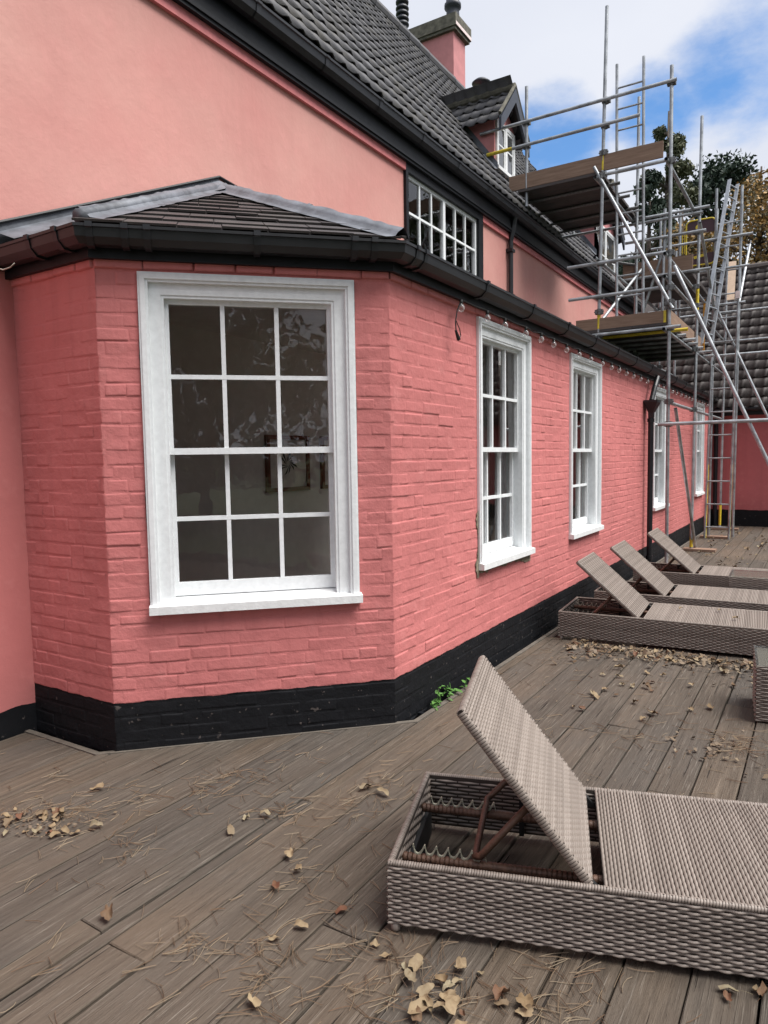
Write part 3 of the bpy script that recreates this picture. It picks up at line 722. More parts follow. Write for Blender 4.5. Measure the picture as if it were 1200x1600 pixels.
q = MB(); q.box(-6.2, -4.31, 6.5, 9.6, 3.82, 3.87); q.box(-6.2, -6.1, 6.5, 9.6, 3.87, 4.93); q.box(-6.1, -4.31, 6.4, 6.5, 3.87, 4.93); q.box(-6.1, -4.31, 9.6, 9.7, 3.87, 4.93); q.box(-6.2, -4.31, 6.5, 9.6, 4.93, 4.97); q.build('interior_room', M_ROOMSHADE, house)

# main eaves: pink moulding, black fascia, gutter
q = MB(); q.box(XW+0.001, XW+0.035, -4, 6.98, 4.79, 4.872); q.box(XW+0.001, XW+0.035, 9.06, 18.2, 4.79, 4.872); q.build('eaves_moulding', M_TRIMPINK, house)
q = MB(); q.box(XW+0.002, XW+0.075, -4, 18.2, 4.873, 5.13); q.box(XW+0.0755, XW+0.09, -4, 18.2, 4.90, 4.93); q.build('main_fascia', M_FASC, house)
prof = [(-3.972, 5.20), (-3.972, 5.10), (-3.95, 5.075), (-3.90, 5.075), (-3.865, 5.11), (-3.855, 5.165), (-3.842, 5.17), (-3.842, 5.19), (-3.862, 5.19), (-3.872, 5.12), (-3.90, 5.088), (-3.95, 5.09), (-3.962, 5.11), (-3.962, 5.20)]
q = MB(); q.sweep([[V((x, -4, z)), V((x, 18.2, z))] for x, z in prof]); q.build('main_gutter', M_BLACK, house)
for y in [-1+0.9*i for i in range(21)]:
    q = MB(); q.sweep([[V((x+(0.006 if x > -3.93 else 0), y, z-(0.006 if z < 5.12 else 0))), V((x+(0.006 if x > -3.93 else 0), y+0.05, z-(0.006 if z < 5.12 else 0)))] for x, z in prof[1:8]]); q.build('gutter_clip', M_BLACK, house)
q = MB(); y = 10.0
q.path([V((-3.92, y-0.02, 5.09)), V((-3.95, y, 4.98)), V((XW+0.07, y, 4.83)), V((XW+0.055, y, 4.76)), V((XW+0.055, y, 3.86))], 0.036, 10)
up = q.build('upper_downpipe', M_BLACK, house)
for z in (4.60, 3.95): bx('pipe_clip', M_BLACK, up, XW+0.001, XW+0.10, y-0.06, y+0.06, z, z+0.045)

# pantiled main roof
TP = 1.402; EX, EZ = -3.90, 5.255; sl_ = sqrt(1+TP*TP)
bdir = V((-1/sl_, 0, TP/sl_)); ndir = V((TP/sl_, 0, 1/sl_)); adir = V((0, 1, 0))
RW = 3.21; RX, RZ = EX-RW, EZ+RW*TP; SLEN = RW*sl_
q = MB()
q.add([(EX, -4, EZ-0.03), (EX, 18.25, EZ-0.03), (RX, 18.25, RZ-0.03), (RX, -4, RZ-0.03), (RX-RW-0.2, -4, EZ-0.3), (RX-RW-0.2, 18.25, EZ-0.3)], [(0, 1, 2, 3), (3, 2, 5, 4)])
q.add([(EX, 18.2, EZ-0.05), (RX, 18.2, RZ-0.05), (RX-RW, 18.2, EZ-0.05), (RX-RW, 18.2, -0.4), (XW, 18.2, -0.4), (XW, 18.2, EZ-0.1)], [(5, 4, 3, 2, 1, 0)])
roof = q.build('roof', M_PANT, house)
def tile_geo(wd, ln, amp, rr, th=0.011, n=8):
    pr = []
    for i in range(n+1):
        t = i/n; h = amp*(0.5-0.5*cos(2*pi*min(1.0, max(0.0, (t-0.45)/0.55)))) - amp*0.12*sin(pi*min(1.0, t/0.45))
        pr.append((t*wd, h))
    j = lambda s_: rr.uniform(-s_, s_)
    lift = 0.013+j(0.004); sk = j(0.006)
    lo = [V((x+sk, 0+j(0.002), h+lift)) for x, h in pr]; hi = [V((x, ln, h*0.12+0.002)) for x, h in pr]; bt = [V((x+sk, 0.004, h+lift-th)) for x, h in pr]; bk = [V((x, ln*0.5, h*0.6-th)) for x, h in pr]
    vs_ = lo+hi+bt+bk; N = n+1; fs = []
    for i in range(n): fs += [(i, i+1, N+i+1, N+i), (2*N+i, 2*N+i+1, i+1, i), (3*N+i, 3*N+i+1, 2*N+i+1, 2*N+i)]
    return vs_, fs
def tiled(parent, origin, A, B, Nn, ncol, nrow, cover, gauge, amp, mat, keep, limit, seed, smooth=False, frac=1.0):
    rr = random.Random(seed); vars_ = [tile_geo(cover*1.1, gauge*1.25, amp, rr) for _ in range(7)]
    meshes = []
    for vs_, fs in vars_:
        b_ = MB(); b_.add(vs_, fs); meshes.append(b_.mesh('tile', mat, True))
    items = []
    for r_ in range(nrow):
        for c_ in range(ncol):
            P = origin + A*(c_*cover + (0.5*cover*frac if r_ % 2 else 0)) + B*(r_*gauge + rr.uniform(-0.006, 0.006))
            if not keep(P): continue
            p = pix(P+Nn*0.03); vis = 0 < p[0] < 1200 and 0 < p[1] < 1600
            items.append((p[2] if vis else 1e6+p[2], P, rr.randrange(7), rr.uniform(-0.02, 0.02)))
    items.sort(key=lambda t: t[0])
    rest_ = MB()
    for i, (s_, P, vi, an) in enumerate(items):
        mw = Matrix.Identity(4)
        A2 = (A*cos(an)+B*sin(an)); B2 = (B*cos(an)-A*sin(an))
        for k_ in range(3): mw[k_][0], mw[k_][1], mw[k_][2], mw[k_][3] = A2[k_], B2[k_], Nn[k_], P[k_]
        if i < limit and s_ < 1e6: link('tile', meshes[vi], parent, mw)
        else: rest_.add([mw @ v_ for v_ in vars_[vi][0]], vars_[vi][1])
    if rest_.v: tag(rest_.build('tiles', mat, parent, True), kind='stuff')
D1 = dict(y0=10.40, y1=11.34, x=-4.42)
def keep_main(P):
    if 10.42 < P.y+0.1 < 11.27 and P.z > 6.0 and P.z < 7.35: return False
    if 15.9 < P.y+0.1 < 17.75 and P.z > 5.3 and P.z < 7.6: return False
    return True
tiled(roof, V((EX+0.03, -4, EZ-0.03)), adir, bdir, ndir, 108, 18, 0.205, 0.308, 0.025, M_PANT, keep_main, 300, 5, frac=0.0)
q = MB()
yy = -4.0
while yy < 18.2:
    q.path([V((RX, yy, RZ+0.01)), V((RX, yy+0.42, RZ+0.02+R.uniform(-0.01, 0.01)))], 0.11, 10); yy += 0.40
q.build('ridge_tiles', M_PANT, roof)

# dormers
def dormer(y0, y1, xf, zw, ze, za, nm, ncols, tiles=True, over=0.16):
    yc = (y0+y1)/2; xr = lambda z: EX-(z-EZ)/TP
    q = MB()
    q.add([(xf, y0, zw), (xf, y1, zw), (xf, y1, ze), (xf, yc, za-0.12), (xf, y0, ze)], [(0, 1, 2, 3, 4)])
    q.add([(xf, y0, zw-0.3), (xf, y0, ze), (xr(ze)-0.1, y0, ze), (xr(zw)-0.1, y0, zw-0.3)], [(0, 1, 2, 3)])
    q.add([(xf, y1, zw-0.3), (xf, y1, ze), (xr(ze)-0.1, y1, ze), (xr(zw)-0.1, y1, zw-0.3)], [(3, 2, 1, 0)])
    dm = q.build(nm, M_DORM, house)
    # window
    wz0, wz1 = zw+0.06, ze-0.02; wy0, wy1 = y0+0.05, y1-0.07
    q = MB(); t = 0.055; x0 = xf+0.003
    q.box(x0-0.05, x0+0.03, wy0, wy0+t, wz0, wz1); q.box(x0-0.05, x0+0.03, wy1-t, wy1, wz0, wz1); q.box(x0-0.05, x0+0.029, wy0+t, wy1-t, wz1-t, wz1); q.box(x0-0.05, x0+0.06, wy0-0.02, wy1+0.02, wz0-0.05, wz0)
    q.box(x0-0.05, x0+0.028, (wy0+wy1)/2-0.035, (wy0+wy1)/2+0.035, wz0, wz1-t)
    q.build('dormer_window', M_WHITE2, dm)
    n = ncols; ys = [wy0+t, (wy0+wy1)/2-0.035, (wy0+wy1)/2+0.035, wy1-t]
    for a_, b_ in ((ys[0], ys[1]), (ys[2], ys[3])):
        q = MB(); q.box(x0-0.03, x0+0.02, a_, a_+0.03, wz0, wz1-t); q.box(x0-0.03, x0+0.02, b_-0.03, b_, wz0, wz1-t); q.box(x0-0.03, x0+0.0195, a_+0.03, b_-0.03, wz1-t-0.035, wz1-t); q.box(x0-0.03, x0+0.0195, a_+0.03, b_-0.03, wz0, wz0+0.04)
        zm = (wz0+wz1)/2; q.box(x0-0.03, x0+0.016, a_+0.03, b_-0.03, zm-0.012, zm+0.012); q.build('casement', M_WHITE2, dm)
        for (c_, d_) in ((wz0+0.04, zm-0.012), (zm+0.012, wz1-t-0.035)):
            q = MB(); q.add([(x0+0.010, a_+0.03, c_), (x0+0.009, b_-0.03, c_), (x0+0.011, b_-0.03, d_), (x0+0.008, a_+0.03, d_)], [(0, 1, 2, 3)]); q.build('pane', M_GLASS, dm)
    bx('pane_backing', M_CURT, dm, xf-0.02, x0+0.002, wy0+t, wy1-t, wz0, wz1-t)  # pale sheet close behind the dormer panes
    # gable roof
    hw = (y1-y0)/2+0.15; s_ = (za-ze)/((y1-y0)/2)*0.92; zl = za-s_*hw
    for sg in (-1, 1):
        xo = xf+over
        q = MB(); q.add([(xo, yc, za), (xo, yc+sg*hw, zl), (xr(zl)-0.2, yc+sg*hw, zl), (xr(za)-0.25, yc, za)], [(0, 1, 2, 3) if sg < 0 else (3, 2, 1, 0)])
        pl = q.build('dormer_roof', M_FASC, dm)
        Bd = V((0, -sg*hw, za-zl)); Ln = Bd.length; Bd.normalize(); Ad = V((-1, 0, 0)) if sg < 0 else V((1, 0, 0))
        Nd = Ad.cross(Bd)
        if Nd.z < 0: Nd = -Nd
        nc = int((xo-(xr(za)-0.3))/0.19)+1
        for r_ in range(max(2, int(Ln/0.26)+1)):
            for c_ in range(nc):
                org = V((xo-0.02, yc+sg*hw, zl)) if sg < 0 else V((xo-0.02-nc*0.19, yc+sg*hw, zl))
                P = org + Ad*(c_*0.19) + Bd*(r_*0.26-0.04)
                if P.x < xr(P.z)-0.32 or (P-org).dot(Bd) > Ln-0.08: continue
                mw = Matrix.Identity(4)
                for k_ in range(3): mw[k_][0], mw[k_][1], mw[k_][2], mw[k_][3] = Ad[k_], Bd[k_], Nd[k_], P[k_]
                link('tile', DT[R.randrange(5)], dm, mw)
        q = MB()                     # bargeboard
        th = 0.03; bh = 0.17
        q.hexa([(xo-0.01, yc+sg*(hw+0.02), zl-bh-0.02), (xo-0.01, yc, za-bh-0.01), (xo+th, yc, za-bh-0.01), (xo+th, yc+sg*(hw+0.02), zl-bh-0.02), (xo-0.01, yc+sg*(hw+0.02), zl+0.0), (xo-0.01, yc, za+0.03), (xo+th, yc, za+0.03), (xo+th, yc+sg*(hw+0.02), zl+0.0)])
        q.build('bargeboard', M_BARGE, dm)
        q = MB(); q.path([V((xo+0.01, yc+sg*(hw+0.03), zl+0.05)), V((xo+0.01, yc, za+0.075))], 0.028, 6); q.build('verge_mortar', M_STONE, dm)
    q = MB(); q.path([V((xf+over+0.02, yc, za+0.05)), V((xr(za)-0.25, yc, za+0.045))], 0.065, 10); q.build('dormer_ridge', M_STONE, dm)
    # lead soaker along the cheek
    q = MB(); dz = 0.035
    q.add([(xf+0.06, y0-0.002, EZ+(EX-xf-0.06)*TP+0.10), (xr(ze)-0.02, y0-0.002, ze-0.0), (xr(ze)-0.02, y0-0.13, ze+0.02), (xf+0.06, y0-0.13, EZ+(EX-xf-0.06)*TP+0.07)], [(0, 1, 2, 3)])
    q.add([(xf+0.06, y0-0.004, EZ+(EX-xf-0.06)*TP+0.09), (xr(ze)-0.02, y0-0.004, ze), (xr(ze)-0.02, y0-0.004, ze+0.16), (xf+0.06, y0-0.004, EZ+(EX-xf-0.06)*TP+0.2)], [(3, 2, 1, 0)])
    q.build('lead_soaker', M_LEADW, dm)
    return dm
M_DORM = simple('dormer_pink', (0.50, 0.20, 0.20), 0.7, var=0.12, scale=5, bump=0.2)
M_BARGE = simple('blue_black_bargeboard', (0.022, 0.028, 0.042), 0.4)
_rr = random.Random(3); DT = []
for _ in range(5):
    b_ = MB(); b_.add(*tile_geo(0.21, 0.34, 0.034, _rr)); DT.append(b_.mesh('tile', M_PANT, True))
dormer(10.40, 11.25, -4.42, 6.02, 6.80, 7.30, 'dormer', 2)
dormer(15.92, 17.72, -4.42, 5.45, 6.80, 7.75, 'dormer', 2)

# chimney behind the ridge
q = MB(); q.box(-8.75, -7.3, 14.9, 15.5, 8.2, 11.13); ch = q.build('chimney', M_DORM, house)
q = MB(); q.box(-8.85, -7.22, 14.82, 15.58, 11.13, 11.19); q.box(-8.88, -7.19, 14.79, 15.61, 11.1905, 11.46); q.build('chimney_cap', M_STONE, ch)
q = MB(); q.box(-7.187, -7.182, 14.80, 15.60, 11.20, 11.27); q.build('pale_mortar', M_PLATE, ch)
q = MB(); q.lathe((-7.42, 15.12, 11.46), [(0.16, 0), (0.15, 0.14), (0.14, 0.28), (0.19, 0.30), (0.19, 0.38), (0.15, 0.42), (0.14, 0.9)], 16); q.build('chimney_pot', M_CLAY, ch, True)
q = MB(); c0 = V((-8.70, 15.05, 11.46)); q.lathe(c0, [(0.12, 0), (0.12, 0.32)], 14)
for i in range(4): q.lathe(c0+V((0, 0, 0.30+i*0.12)), [(0.10, 0), (0.155, 0.0), (0.155, 0.035), (0.11, 0.09), (0.10, 0.12)], 14)
q.lathe(c0+V((0, 0, 0.79)), [(0.15, 0), (0.155, 0.05), (0.10, 0.12), (0.03, 0.14)], 14); q.build('louvred_pot', M_CLAY, ch, True)
q = MB(); q.box(-7.75, -7.2, 16.1, 17.7, 8.2, 10.25); ch2 = q.build('chimney', M_DORM, house)
q = MB(); q.lathe((-7.3, 16.4, 10.25), [(0.10, 0), (0.09, 0.22), (0.03, 0.24), (0.03, 0.36), (0.22, 0.36), (0.23, 0.40), (0.14, 0.47)], 16); q.build('flue_cowl', M_CLAY, ch2, True)
q = MB(); q.lathe((-7.3, 17.35, 10.25), [(0.15, 0), (0.14, 0.62), (0.20, 0.64), (0.20, 0.74), (0.16, 0.76)], 16); q.build('chimney_pot', M_STONE, ch2, True)

# ------------------------------------------------------------------ far wing
wing = thing('outbuilding', (0, 19, 0), 'low pink outbuilding with brown pantile roof closing the far end of the deck', 'building')
Fw = frame((-2.17, 17.3, 0), (1, 0, 0), (0, -1, 0))
wall('wall', Fw, 8.0, -0.4, 2.62, [], M_WING, wing, 0.3)
q = MB(); q.box(5.5, 5.83, 17.3, 24.1, -0.4, 2.6); q.add([(5.83, 17.0, 2.5), (5.83, 24.4, 2.5), (5.83, 20.7, 6.2)], [(0, 1, 2)]); q.build('gable_wall', M_WING, wing)
q = MB(); q.box(-2.6, 6.0, 17.06, 17.12, 2.42, 2.58); q.build('fascia', M_FASC, wing)
q = MB(); q.path([V((-2.1, 17.0, 2.56)), V((6.0, 17.0, 2.54))], 0.055, 10); q.build('gutter', M_BLACK, wing)
q = MB(); q.path([V((-2.06, 17.21, 2.5)), V((-2.06, 17.21, 0.0))], 0.045, 10); q.build('downpipe', M_BLACK, wing)
e_z = 2.60; ln_ = sqrt(2)*3.75
q = MB(); q.add([(-5.5, 16.98, e_z-0.03), (6, 16.98, e_z-0.03), (6, 20.73, e_z+3.72), (-5.5, 20.73, e_z+3.72), (6, 24.5, e_z-0.1), (-5.5, 24.5, e_z-0.1)], [(0, 1, 2, 3), (3, 2, 4, 5)]); wroof = q.build('roof', M_PANT2, wing)
tiled(wroof, V((-3.9, 16.95, e_z-0.03)), V((1, 0, 0)), V((0, S2, S2)), V((0, -S2, S2)), 46, 17, 0.215, 0.315, 0.045, M_PANT2, lambda P: True, 190, 9, frac=0.0)
q = MB(); xx = -5.4
while xx < 5.9: q.path([V((xx, 20.73, e_z+3.73)), V((xx+0.4, 20.73, e_z+3.74+R.uniform(-0.015, 0.015)))], 0.12, 10); xx += 0.38
q.build('ridge_tiles', M_PANT2, wroof)

# ------------------------------------------------------------------ festoon lights, loose cables
st = thing('string_lights', (-2.1, 4.3, 2.65), 'string of clear festoon bulbs hung below the black gutter of the long wall', 'lights')
q = MB(); cp = []
by = []
yy = 4.35
while yy < 16.6: by.append(yy); yy += 0.385 + R.uniform(-0.05, 0.05)
for i, y in enumerate(by):
    cp.append(V((-2.09, y, 2.655)))
    if i < len(by)-1: cp.append(V((-2.09, (y+by[i+1])/2, 2.655-R.uniform(0.005, 0.02))))
q.path(cp, 0.005, 5); q.path([V((-2.09, 4.35, 2.65)), V((-2.10, 4.31, 2.58)), V((-2.10, 4.28, 2.50)), V((-2.10, 4.29, 2.44)), V((-2.10, 4.33, 2.39))], 0.0045, 5); q.path([V((-2.10, 4.33, 2.39)), V((-2.10, 4.36, 2.42)), V((-2.10, 4.345, 2.46)), V((-2.10, 4.29, 2.51))], 0.0035, 5)
q.path([V((-2.10, 4.285, 2.445)), V((-2.10, 4.33, 2.39))], [0.008, 0.014], 7)
q.build('cable', M_CABLE, st)
bm_ = MB(); bm_.lathe((0, 0, 0), [(0.004, -0.078), (0.016, -0.074), (0.025, -0.062), (0.028, -0.048), (0.024, -0.033), (0.014, -0.018), (0.012, -0.01)], 14); me_b = bm_.mesh('bulb', M_BULB, True)
bm_ = MB(); bm_.lathe((0, 0, 0), [(0.014, -0.03), (0.015, 0.012), (0.008, 0.02)], 10); me_c = bm_.mesh('bulb_holder', M_CABLE, True)
for y in by:
    if abs(y-10.6) < 0.15: continue
    t = Matrix.Translation((-2.088+R.uniform(-0.006, 0.006), y, 2.64)) @ Matrix.Scale(0.85, 4)
    o = link('bulb', me_b, st, t); link('bulb_holder', me_c, st, t)
q = MB(); q.path([V((-3.99, 2.17, 2.735)), V((-3.93, 2.20, 2.725)), V((-3.87, 2.215, 2.70)), V((-3.845, 2.22, 2.67)), V((-3.80, 2.22, 2.655)), V((-3.74, 2.225, 2.66)), V((-3.70, 2.225, 2.675))], 0.0035, 5)
tag(q.build('loose_wire', M_WIRE, None, True), 'thin pale loose wire trailing over the gutter at the far left', 'wire')

# gully: black blocks beside the plinth and the weed in a trough
blk = [((-3.93, -3.72), (2.345, 2.415), -0.06), ((-3.66, -3.52), (2.34, 2.41), -0.085)]
def lowblock(x0, x1, y0, y1, zt, lbl):
    q = MB(); b_ = 0.008
    q.hexa([(x0, y0, -0.26), (x1, y0, -0.26), (x1, y1, -0.26), (x0, y1, -0.26), (x0, y0, zt-b_), (x1, y0, zt-b_), (x1, y1, zt-b_), (x0, y1, zt-b_)])
    q.add([(x0, y0, zt-b_), (x1, y0, zt-b_), (x1, y1, zt-b_), (x0, y1, zt-b_), (x0+b_, y0+b_, zt), (x1-b_, y0+b_, zt), (x1-b_, y1-b_, zt), (x0+b_, y1-b_, zt)], [(4, 5, 6, 7), (0, 1, 5, 4), (1, 2, 6, 5), (2, 3, 7, 6), (3, 0, 4, 7)])
    tag(q.build('black_block', M_FASC), lbl, 'block', 'black blocks in the gully')
lowblock(-4.02, -3.72, 2.34, 2.412, -0.03, 'larger black block in the gully at the left corner of the bay')
lowblock(-3.64, -3.50, 2.34, 2.412, -0.06, 'smaller black block in the gully left of the bay corner')
for i, (y, l_, lb) in enumerate([(4.75, 0.22, 'black block in the gully just beyond the green weed'), (5.2, 0.5, 'long black block in the gully below the second window'), (5.95, 0.3, 'black block in the gully beside the second lounger head')]):
    lowblock(-2.158, -2.068, y, y+l_, -0.03-0.01*i, lb)
tr = MB(); tr.box(-2.155, -2.068, 3.80, 3.83, -0.25, -0.01); tr.box(-2.155, -2.068, 4.6, 4.63, -0.25, -0.01); tr.box(-2.155, -2.068, 3.8301, 4.5999, -0.25, -0.05)
tag(tr.build('planting_trough', M_FASC), 'black trough in the gully holding the green weed', 'trough')
weed = thing('weed', (-2.11, 4.1, -0.05), 'small bright green leafy weed growing between deck edge and black plinth', 'plant')
q = MB()
lf = []
for i in range(11):
    y = 3.86+R.uniform(0, 0.52); base = V((-2.115+R.uniform(-0.02, 0.02), y, -0.06)); hgt = R.uniform(0.06, 0.17)
    tip = base+V((R.uniform(-0.02, 0.06), R.uniform(-0.05, 0.05), hgt)); q = MB(); q.path([base, (base+tip)/2+V((0.008, 0, 0)), tip], 0.0025, 5)
    q.build('stem', M_F4, weed)
    for j_ in range(4): lf.append((base.lerp(tip, R.uniform(0.4, 1.0)), R.uniform(0, 2*pi), R.uniform(0.035, 0.065)))
for (p, an, s_) in lf:
    d = V((cos(an)*0.8+0.25, sin(an), R.uniform(-0.2, 0.5))).normalized(); sd = d.cross(V((0, 0, 1))).normalized(); u_ = sd.cross(d)
    b_ = MB(); b_.add([p, p+d*s_*0.35+sd*s_*0.30+u_*0.006, p+d*s_*0.35-u_*0.004, p+d*s_*0.35-sd*s_*0.30+u_*0.006, p+d*s_*0.75+sd*s_*0.18, p+d*s_*0.75-u_*0.006, p+d*s_*0.75-sd*s_*0.18, p+d*s_-u_*0.01], [(0, 1, 2), (0, 2, 3), (1, 4, 5, 2), (2, 5, 6, 3), (4, 7, 5), (5, 7, 6)])
    b_.build('leaf', M_F4, weed, True)

# ------------------------------------------------------------------ wicker loungers
def weave(mb, O, U, Vv, N, lu, lv, pitch, half, amp, wd, shift, seg=3):
    """strands running along U, stacked along V, weaving in and out along N"""
    O, U, Vv, N = V(O), V(U), V(Vv), V(N); n = max(1, int(lv/pitch)); m_ = max(2, int(lu/half*seg))
    for i in range(n):
        v = (i+0.5)*lv/n; L = [[], [], [], []]; ph = i*shift; jit = R.uniform(-0.0004, 0.0004)
        for k_ in range(m_+1):
            u = lu*k_/m_; h = amp*cos(pi*(u/half)+pi*ph); c = O+U*u+Vv*(v+jit)+N*h; cr_ = wd*0.42
            L[0].append(c+Vv*(-wd*0.5)-N*cr_*0.7); L[1].append(c+Vv*(-wd*0.24)+N*cr_*0.55); L[2].append(c+Vv*(wd*0.24)+N*cr_*0.55); L[3].append(c+Vv*(wd*0.5)-N*cr_*0.7)
        mb.sweep(L)
LL, LW, LH = 2.0, 0.70, 0.25
def make_lounger(ang):
    root = bpy.data.objects.new('sun_lounger', None); COL.objects.link(root)
    z0 = 0.028; H = LH
    def part(nm, mb, mat, smooth=False, par=None): return mb.build(nm, mat, par or root, smooth)
    t = 0.022
    # panels: dark core with woven strands on the outer face
    for nm, O, U, N, ln in (('side_panel', (0, 0, z0), (1, 0, 0), (0, -1, 0), LL), ('side_panel', (0, LW, z0), (1, 0, 0), (0, 1, 0), LL), ('head_panel', (0, 0, z0), (0, 1, 0), (-1, 0, 0), LW), ('foot_panel', (LL, 0, z0), (0, 1, 0), (1, 0, 0), LW)):
        q = MB(); O_, U_, N_ = V(O), V(U), V(N)
        ft = frame(O_-V((0, 0, z0)), U_, N_); a0, a1 = (0, ln) if ln == LL else (t, ln-t)
        q.fbox(ft, a0+0.001, a1-0.001, -t, -0.004, z0, H-0.006)
        pn = part(nm, q, M_WICKB)
        q = MB(); weave(q, O_, U_, V((0, 0, 1)), N_, ln, H-z0-0.018, 0.0113, 0.031, 0.0036, 0.0092, 1.0, 4)
        weave(q, O_+V((0, 0, 0.004))-N_*t, U_, V((0, 0, 1)), -N_, ln, H-z0-0.022, 0.0145, 0.047, 0.0030, 0.0115, 1.0, 2)
        tag(part('woven_strands', q, M_WICK, True, pn), kind='stuff')
        q = MB()                       # wrapped top rim
        k_ = 0; x = 0.0
        while x < ln-0.006:
            c = O_+U_*(x+0.004)+V((0, 0, H-z0-0.010))-N_*(t*0.42); r_ = 0.0125+R.uniform(-0.0006, 0.0006)
            tilt = 0.0018
            ring_ = [c+N_*(r_*cos(a_))+V((0, 0, r_*0.85*sin(a_)))+U_*(tilt*sin(a_)) for a_ in [pi*(-0.35+1.7*j_/6) for j_ in range(7)]]
            q.sweep([[p_-U_*0.0036 for p_ in ring_], [p_*1.0+V((0, 0, 0.0012)) for p_ in ring_], [p_+U_*0.0036 for p_ in ring_]]); x += 0.0088
        tag(part('wrapped_rim', q, M_WICK, True, pn), kind='stuff')
    # seat
    xs = 0.70
    q = MB(); q.box(xs, LL-0.01, 0.012, LW-0.012, H-0.03, H-0.008); stp = part('seat', q, M_WICKB)
    q = MB(); weave(q, (xs, 0.006, H-0.003), (0, 1, 0), (1, 0, 0), (0, 0, 1), LW-0.012, LL-xs-0.004, 0.0120, 0.0190, 0.0022, 0.0102, 1.0, 3)
    tag(part('woven_strands', q, M_WICK, True, stp), kind='stuff')
    # backrest
    ca, sa = cos(ang), sin(ang); hx, hz = 0.665, H-0.002; BL = 0.672
    def bp(a_, y, n_): return V((hx-ca*a_+sa*n_*1.0, y, hz+sa*a_+ca*n_))
    q = MB(); th = 0.028
    q.hexa([bp(0.004, 0.028, -th), bp(0.004, LW-0.028, -th), bp(BL-0.004, LW-0.028, -th), bp(BL-0.004, 0.028, -th), bp(0.004, 0.028, -0.005), bp(0.004, LW-0.028, -0.005), bp(BL-0.004, LW-0.028, -0.005), bp(BL-0.004, 0.028, -0.005)])
    br = part('backrest', q, M_WICKB)
    q = MB(); Ub, Nb = (bp(1, 0, 0)-bp(0, 0, 0)), (bp(0, 0, 1)-bp(0, 0, 0))
    weave(q, bp(0.0, 0.024, 0), (0, 1, 0), Ub, Nb, LW-0.048, BL, 0.0120, 0.0190, 0.0022, 0.0102, 1.0, 3)
    tag(part('woven_strands', q, M_WICK, True, br), kind='stuff')
    q = MB()
    for yb, sg in ((0.026, -1), (LW-0.026, 1)):
        x = 0.0
        while x < BL-0.005:
            c = bp(x+0.004, yb, -0.013); rr_ = [c+V((0, sg*0.008*cos(a_), 0))+Nb*(0.0155*sin(a_)) for a_ in [pi*(-0.6+1.2*j_/6) for j_ in range(7)]]
            q.sweep([[p_-Ub*0.0045 for p_ in rr_], [p_+V((0, sg*0.0012, 0)) for p_ in rr_], [p_+Ub*0.0045 for p_ in rr_]]); x += 0.0108
    for xx in (0.003, BL-0.003):
        y = 0.026
        while y < LW-0.03:
            c = bp(xx, y+0.004, -0.013); sg = -1 if xx < 0.1 else 1
            rr_ = [c+Ub*(sg*0.008*cos(a_))+Nb*(0.0155*sin(a_)) for a_ in [pi*(-0.6+1.2*j_/6) for j_ in range(7)]]
            q.sweep([[p_+V((0, -0.0045, 0)) for p_ in rr_], [p_+Ub*(sg*0.0012) for p_ in rr_], [p_+V((0, 0.0045, 0)) for p_ in rr_]]); y += 0.0108
    tag(part('wrapped_rim', q, M_WICK, True, br), kind='stuff')
    # inner rails with notched strips, prop stay, hinges, feet
    for y in (0.13, LW-0.21):
        q = MB(); q.path([V((0.02, y, 0.195)), V((xs+0.01, y, 0.195))], 0.0155, 10)
        x = 0.03
        while x < xs: q.path([V((x, y, 0.195)), V((x+0.011, y, 0.195))], 0.0172, 10, False); x += 0.0165
        part('rail', q, M_RUST, True)
        q = MB(); prof = []
        for i in range(6):
            b0 = 0.060+i*0.0415
            prof += [(b0, 0.246), (b0+0.0035, 0.246), (b0+0.006, 0.228), (b0+0.011, 0.217), (b0+0.018, 0.214), (b0+0.025, 0.217), (b0+0.034, 0.231)]
        prof.append((0.060+6*0.0415, 0.246)); prof.append((0.064+6*0.0415, 0.246)); prof.append((0.07+6*0.0415, 0.214))
        lo_ = lambda z: max(0.205, z-0.011)
        q.sweep([[V((x, y-0.004, lo_(z))) for x, z in prof], [V((x, y-0.004, z)) for x, z in prof], [V((x, y+0.004, z)) for x, z in prof], [V((x, y+0.004, lo_(z))) for x, z in prof], [V((x, y-0.004, lo_(z))) for x, z in prof]])
        part('notched_strip', q, M_ZINC)
    am = 0.27
    pv = bp(am, 0.0, -0.035); ya, yb = 0.11, LW-0.13
    bt = V((0.28, 0, 0.228))
    q = MB(); q.path([V((pv.x, ya+0.02, pv.z)), V((bt.x+0.02, ya, bt.z+0.012)), V((bt.x, ya+0.02, bt.z)), V((bt.x, yb-0.02, bt.z)), V((bt.x+0.02, yb, bt.z+0.012)), V((pv.x, yb-0.02, pv.z))], 0.0125, 10)
    part('prop_stay', q, M_RUST, True)
    q = MB()
    for y in (ya+0.02, yb-0.02): q.box(pv.x-0.022, pv.x+0.022, y-0.012, y+0.012, pv.z-0.022, pv.z+0.022)
    part('stay_bracket', q, M_CABLE)
    for y in (0.05, LW-0.06):
        q = MB(); q.hexa([(hx-0.005, y-0.012, hz-0.05), (xs+0.004, y-0.012, hz-0.05), (xs+0.004, y+0.012, hz-0.05), (hx-0.005, y+0.012, hz-0.05), (hx-0.03, y-0.012, hz-0.006), (hx+0.0, y-0.012, hz-0.006), (hx+0.0, y+0.012, hz-0.006), (hx-0.03, y+0.012, hz-0.006)])
        part('hinge_plate', q, M_CABLE)
    q = MB(); q.box(0.022, 0.042, 0.10, LW-0.10, 0.03, 0.15); part('head_strut', q, M_CABLE)
    q = MB(); q.box(0.4, 0.42, 0.655, 0.675, 0.03, 0.24); part('inner_post', q, M_CABLE)
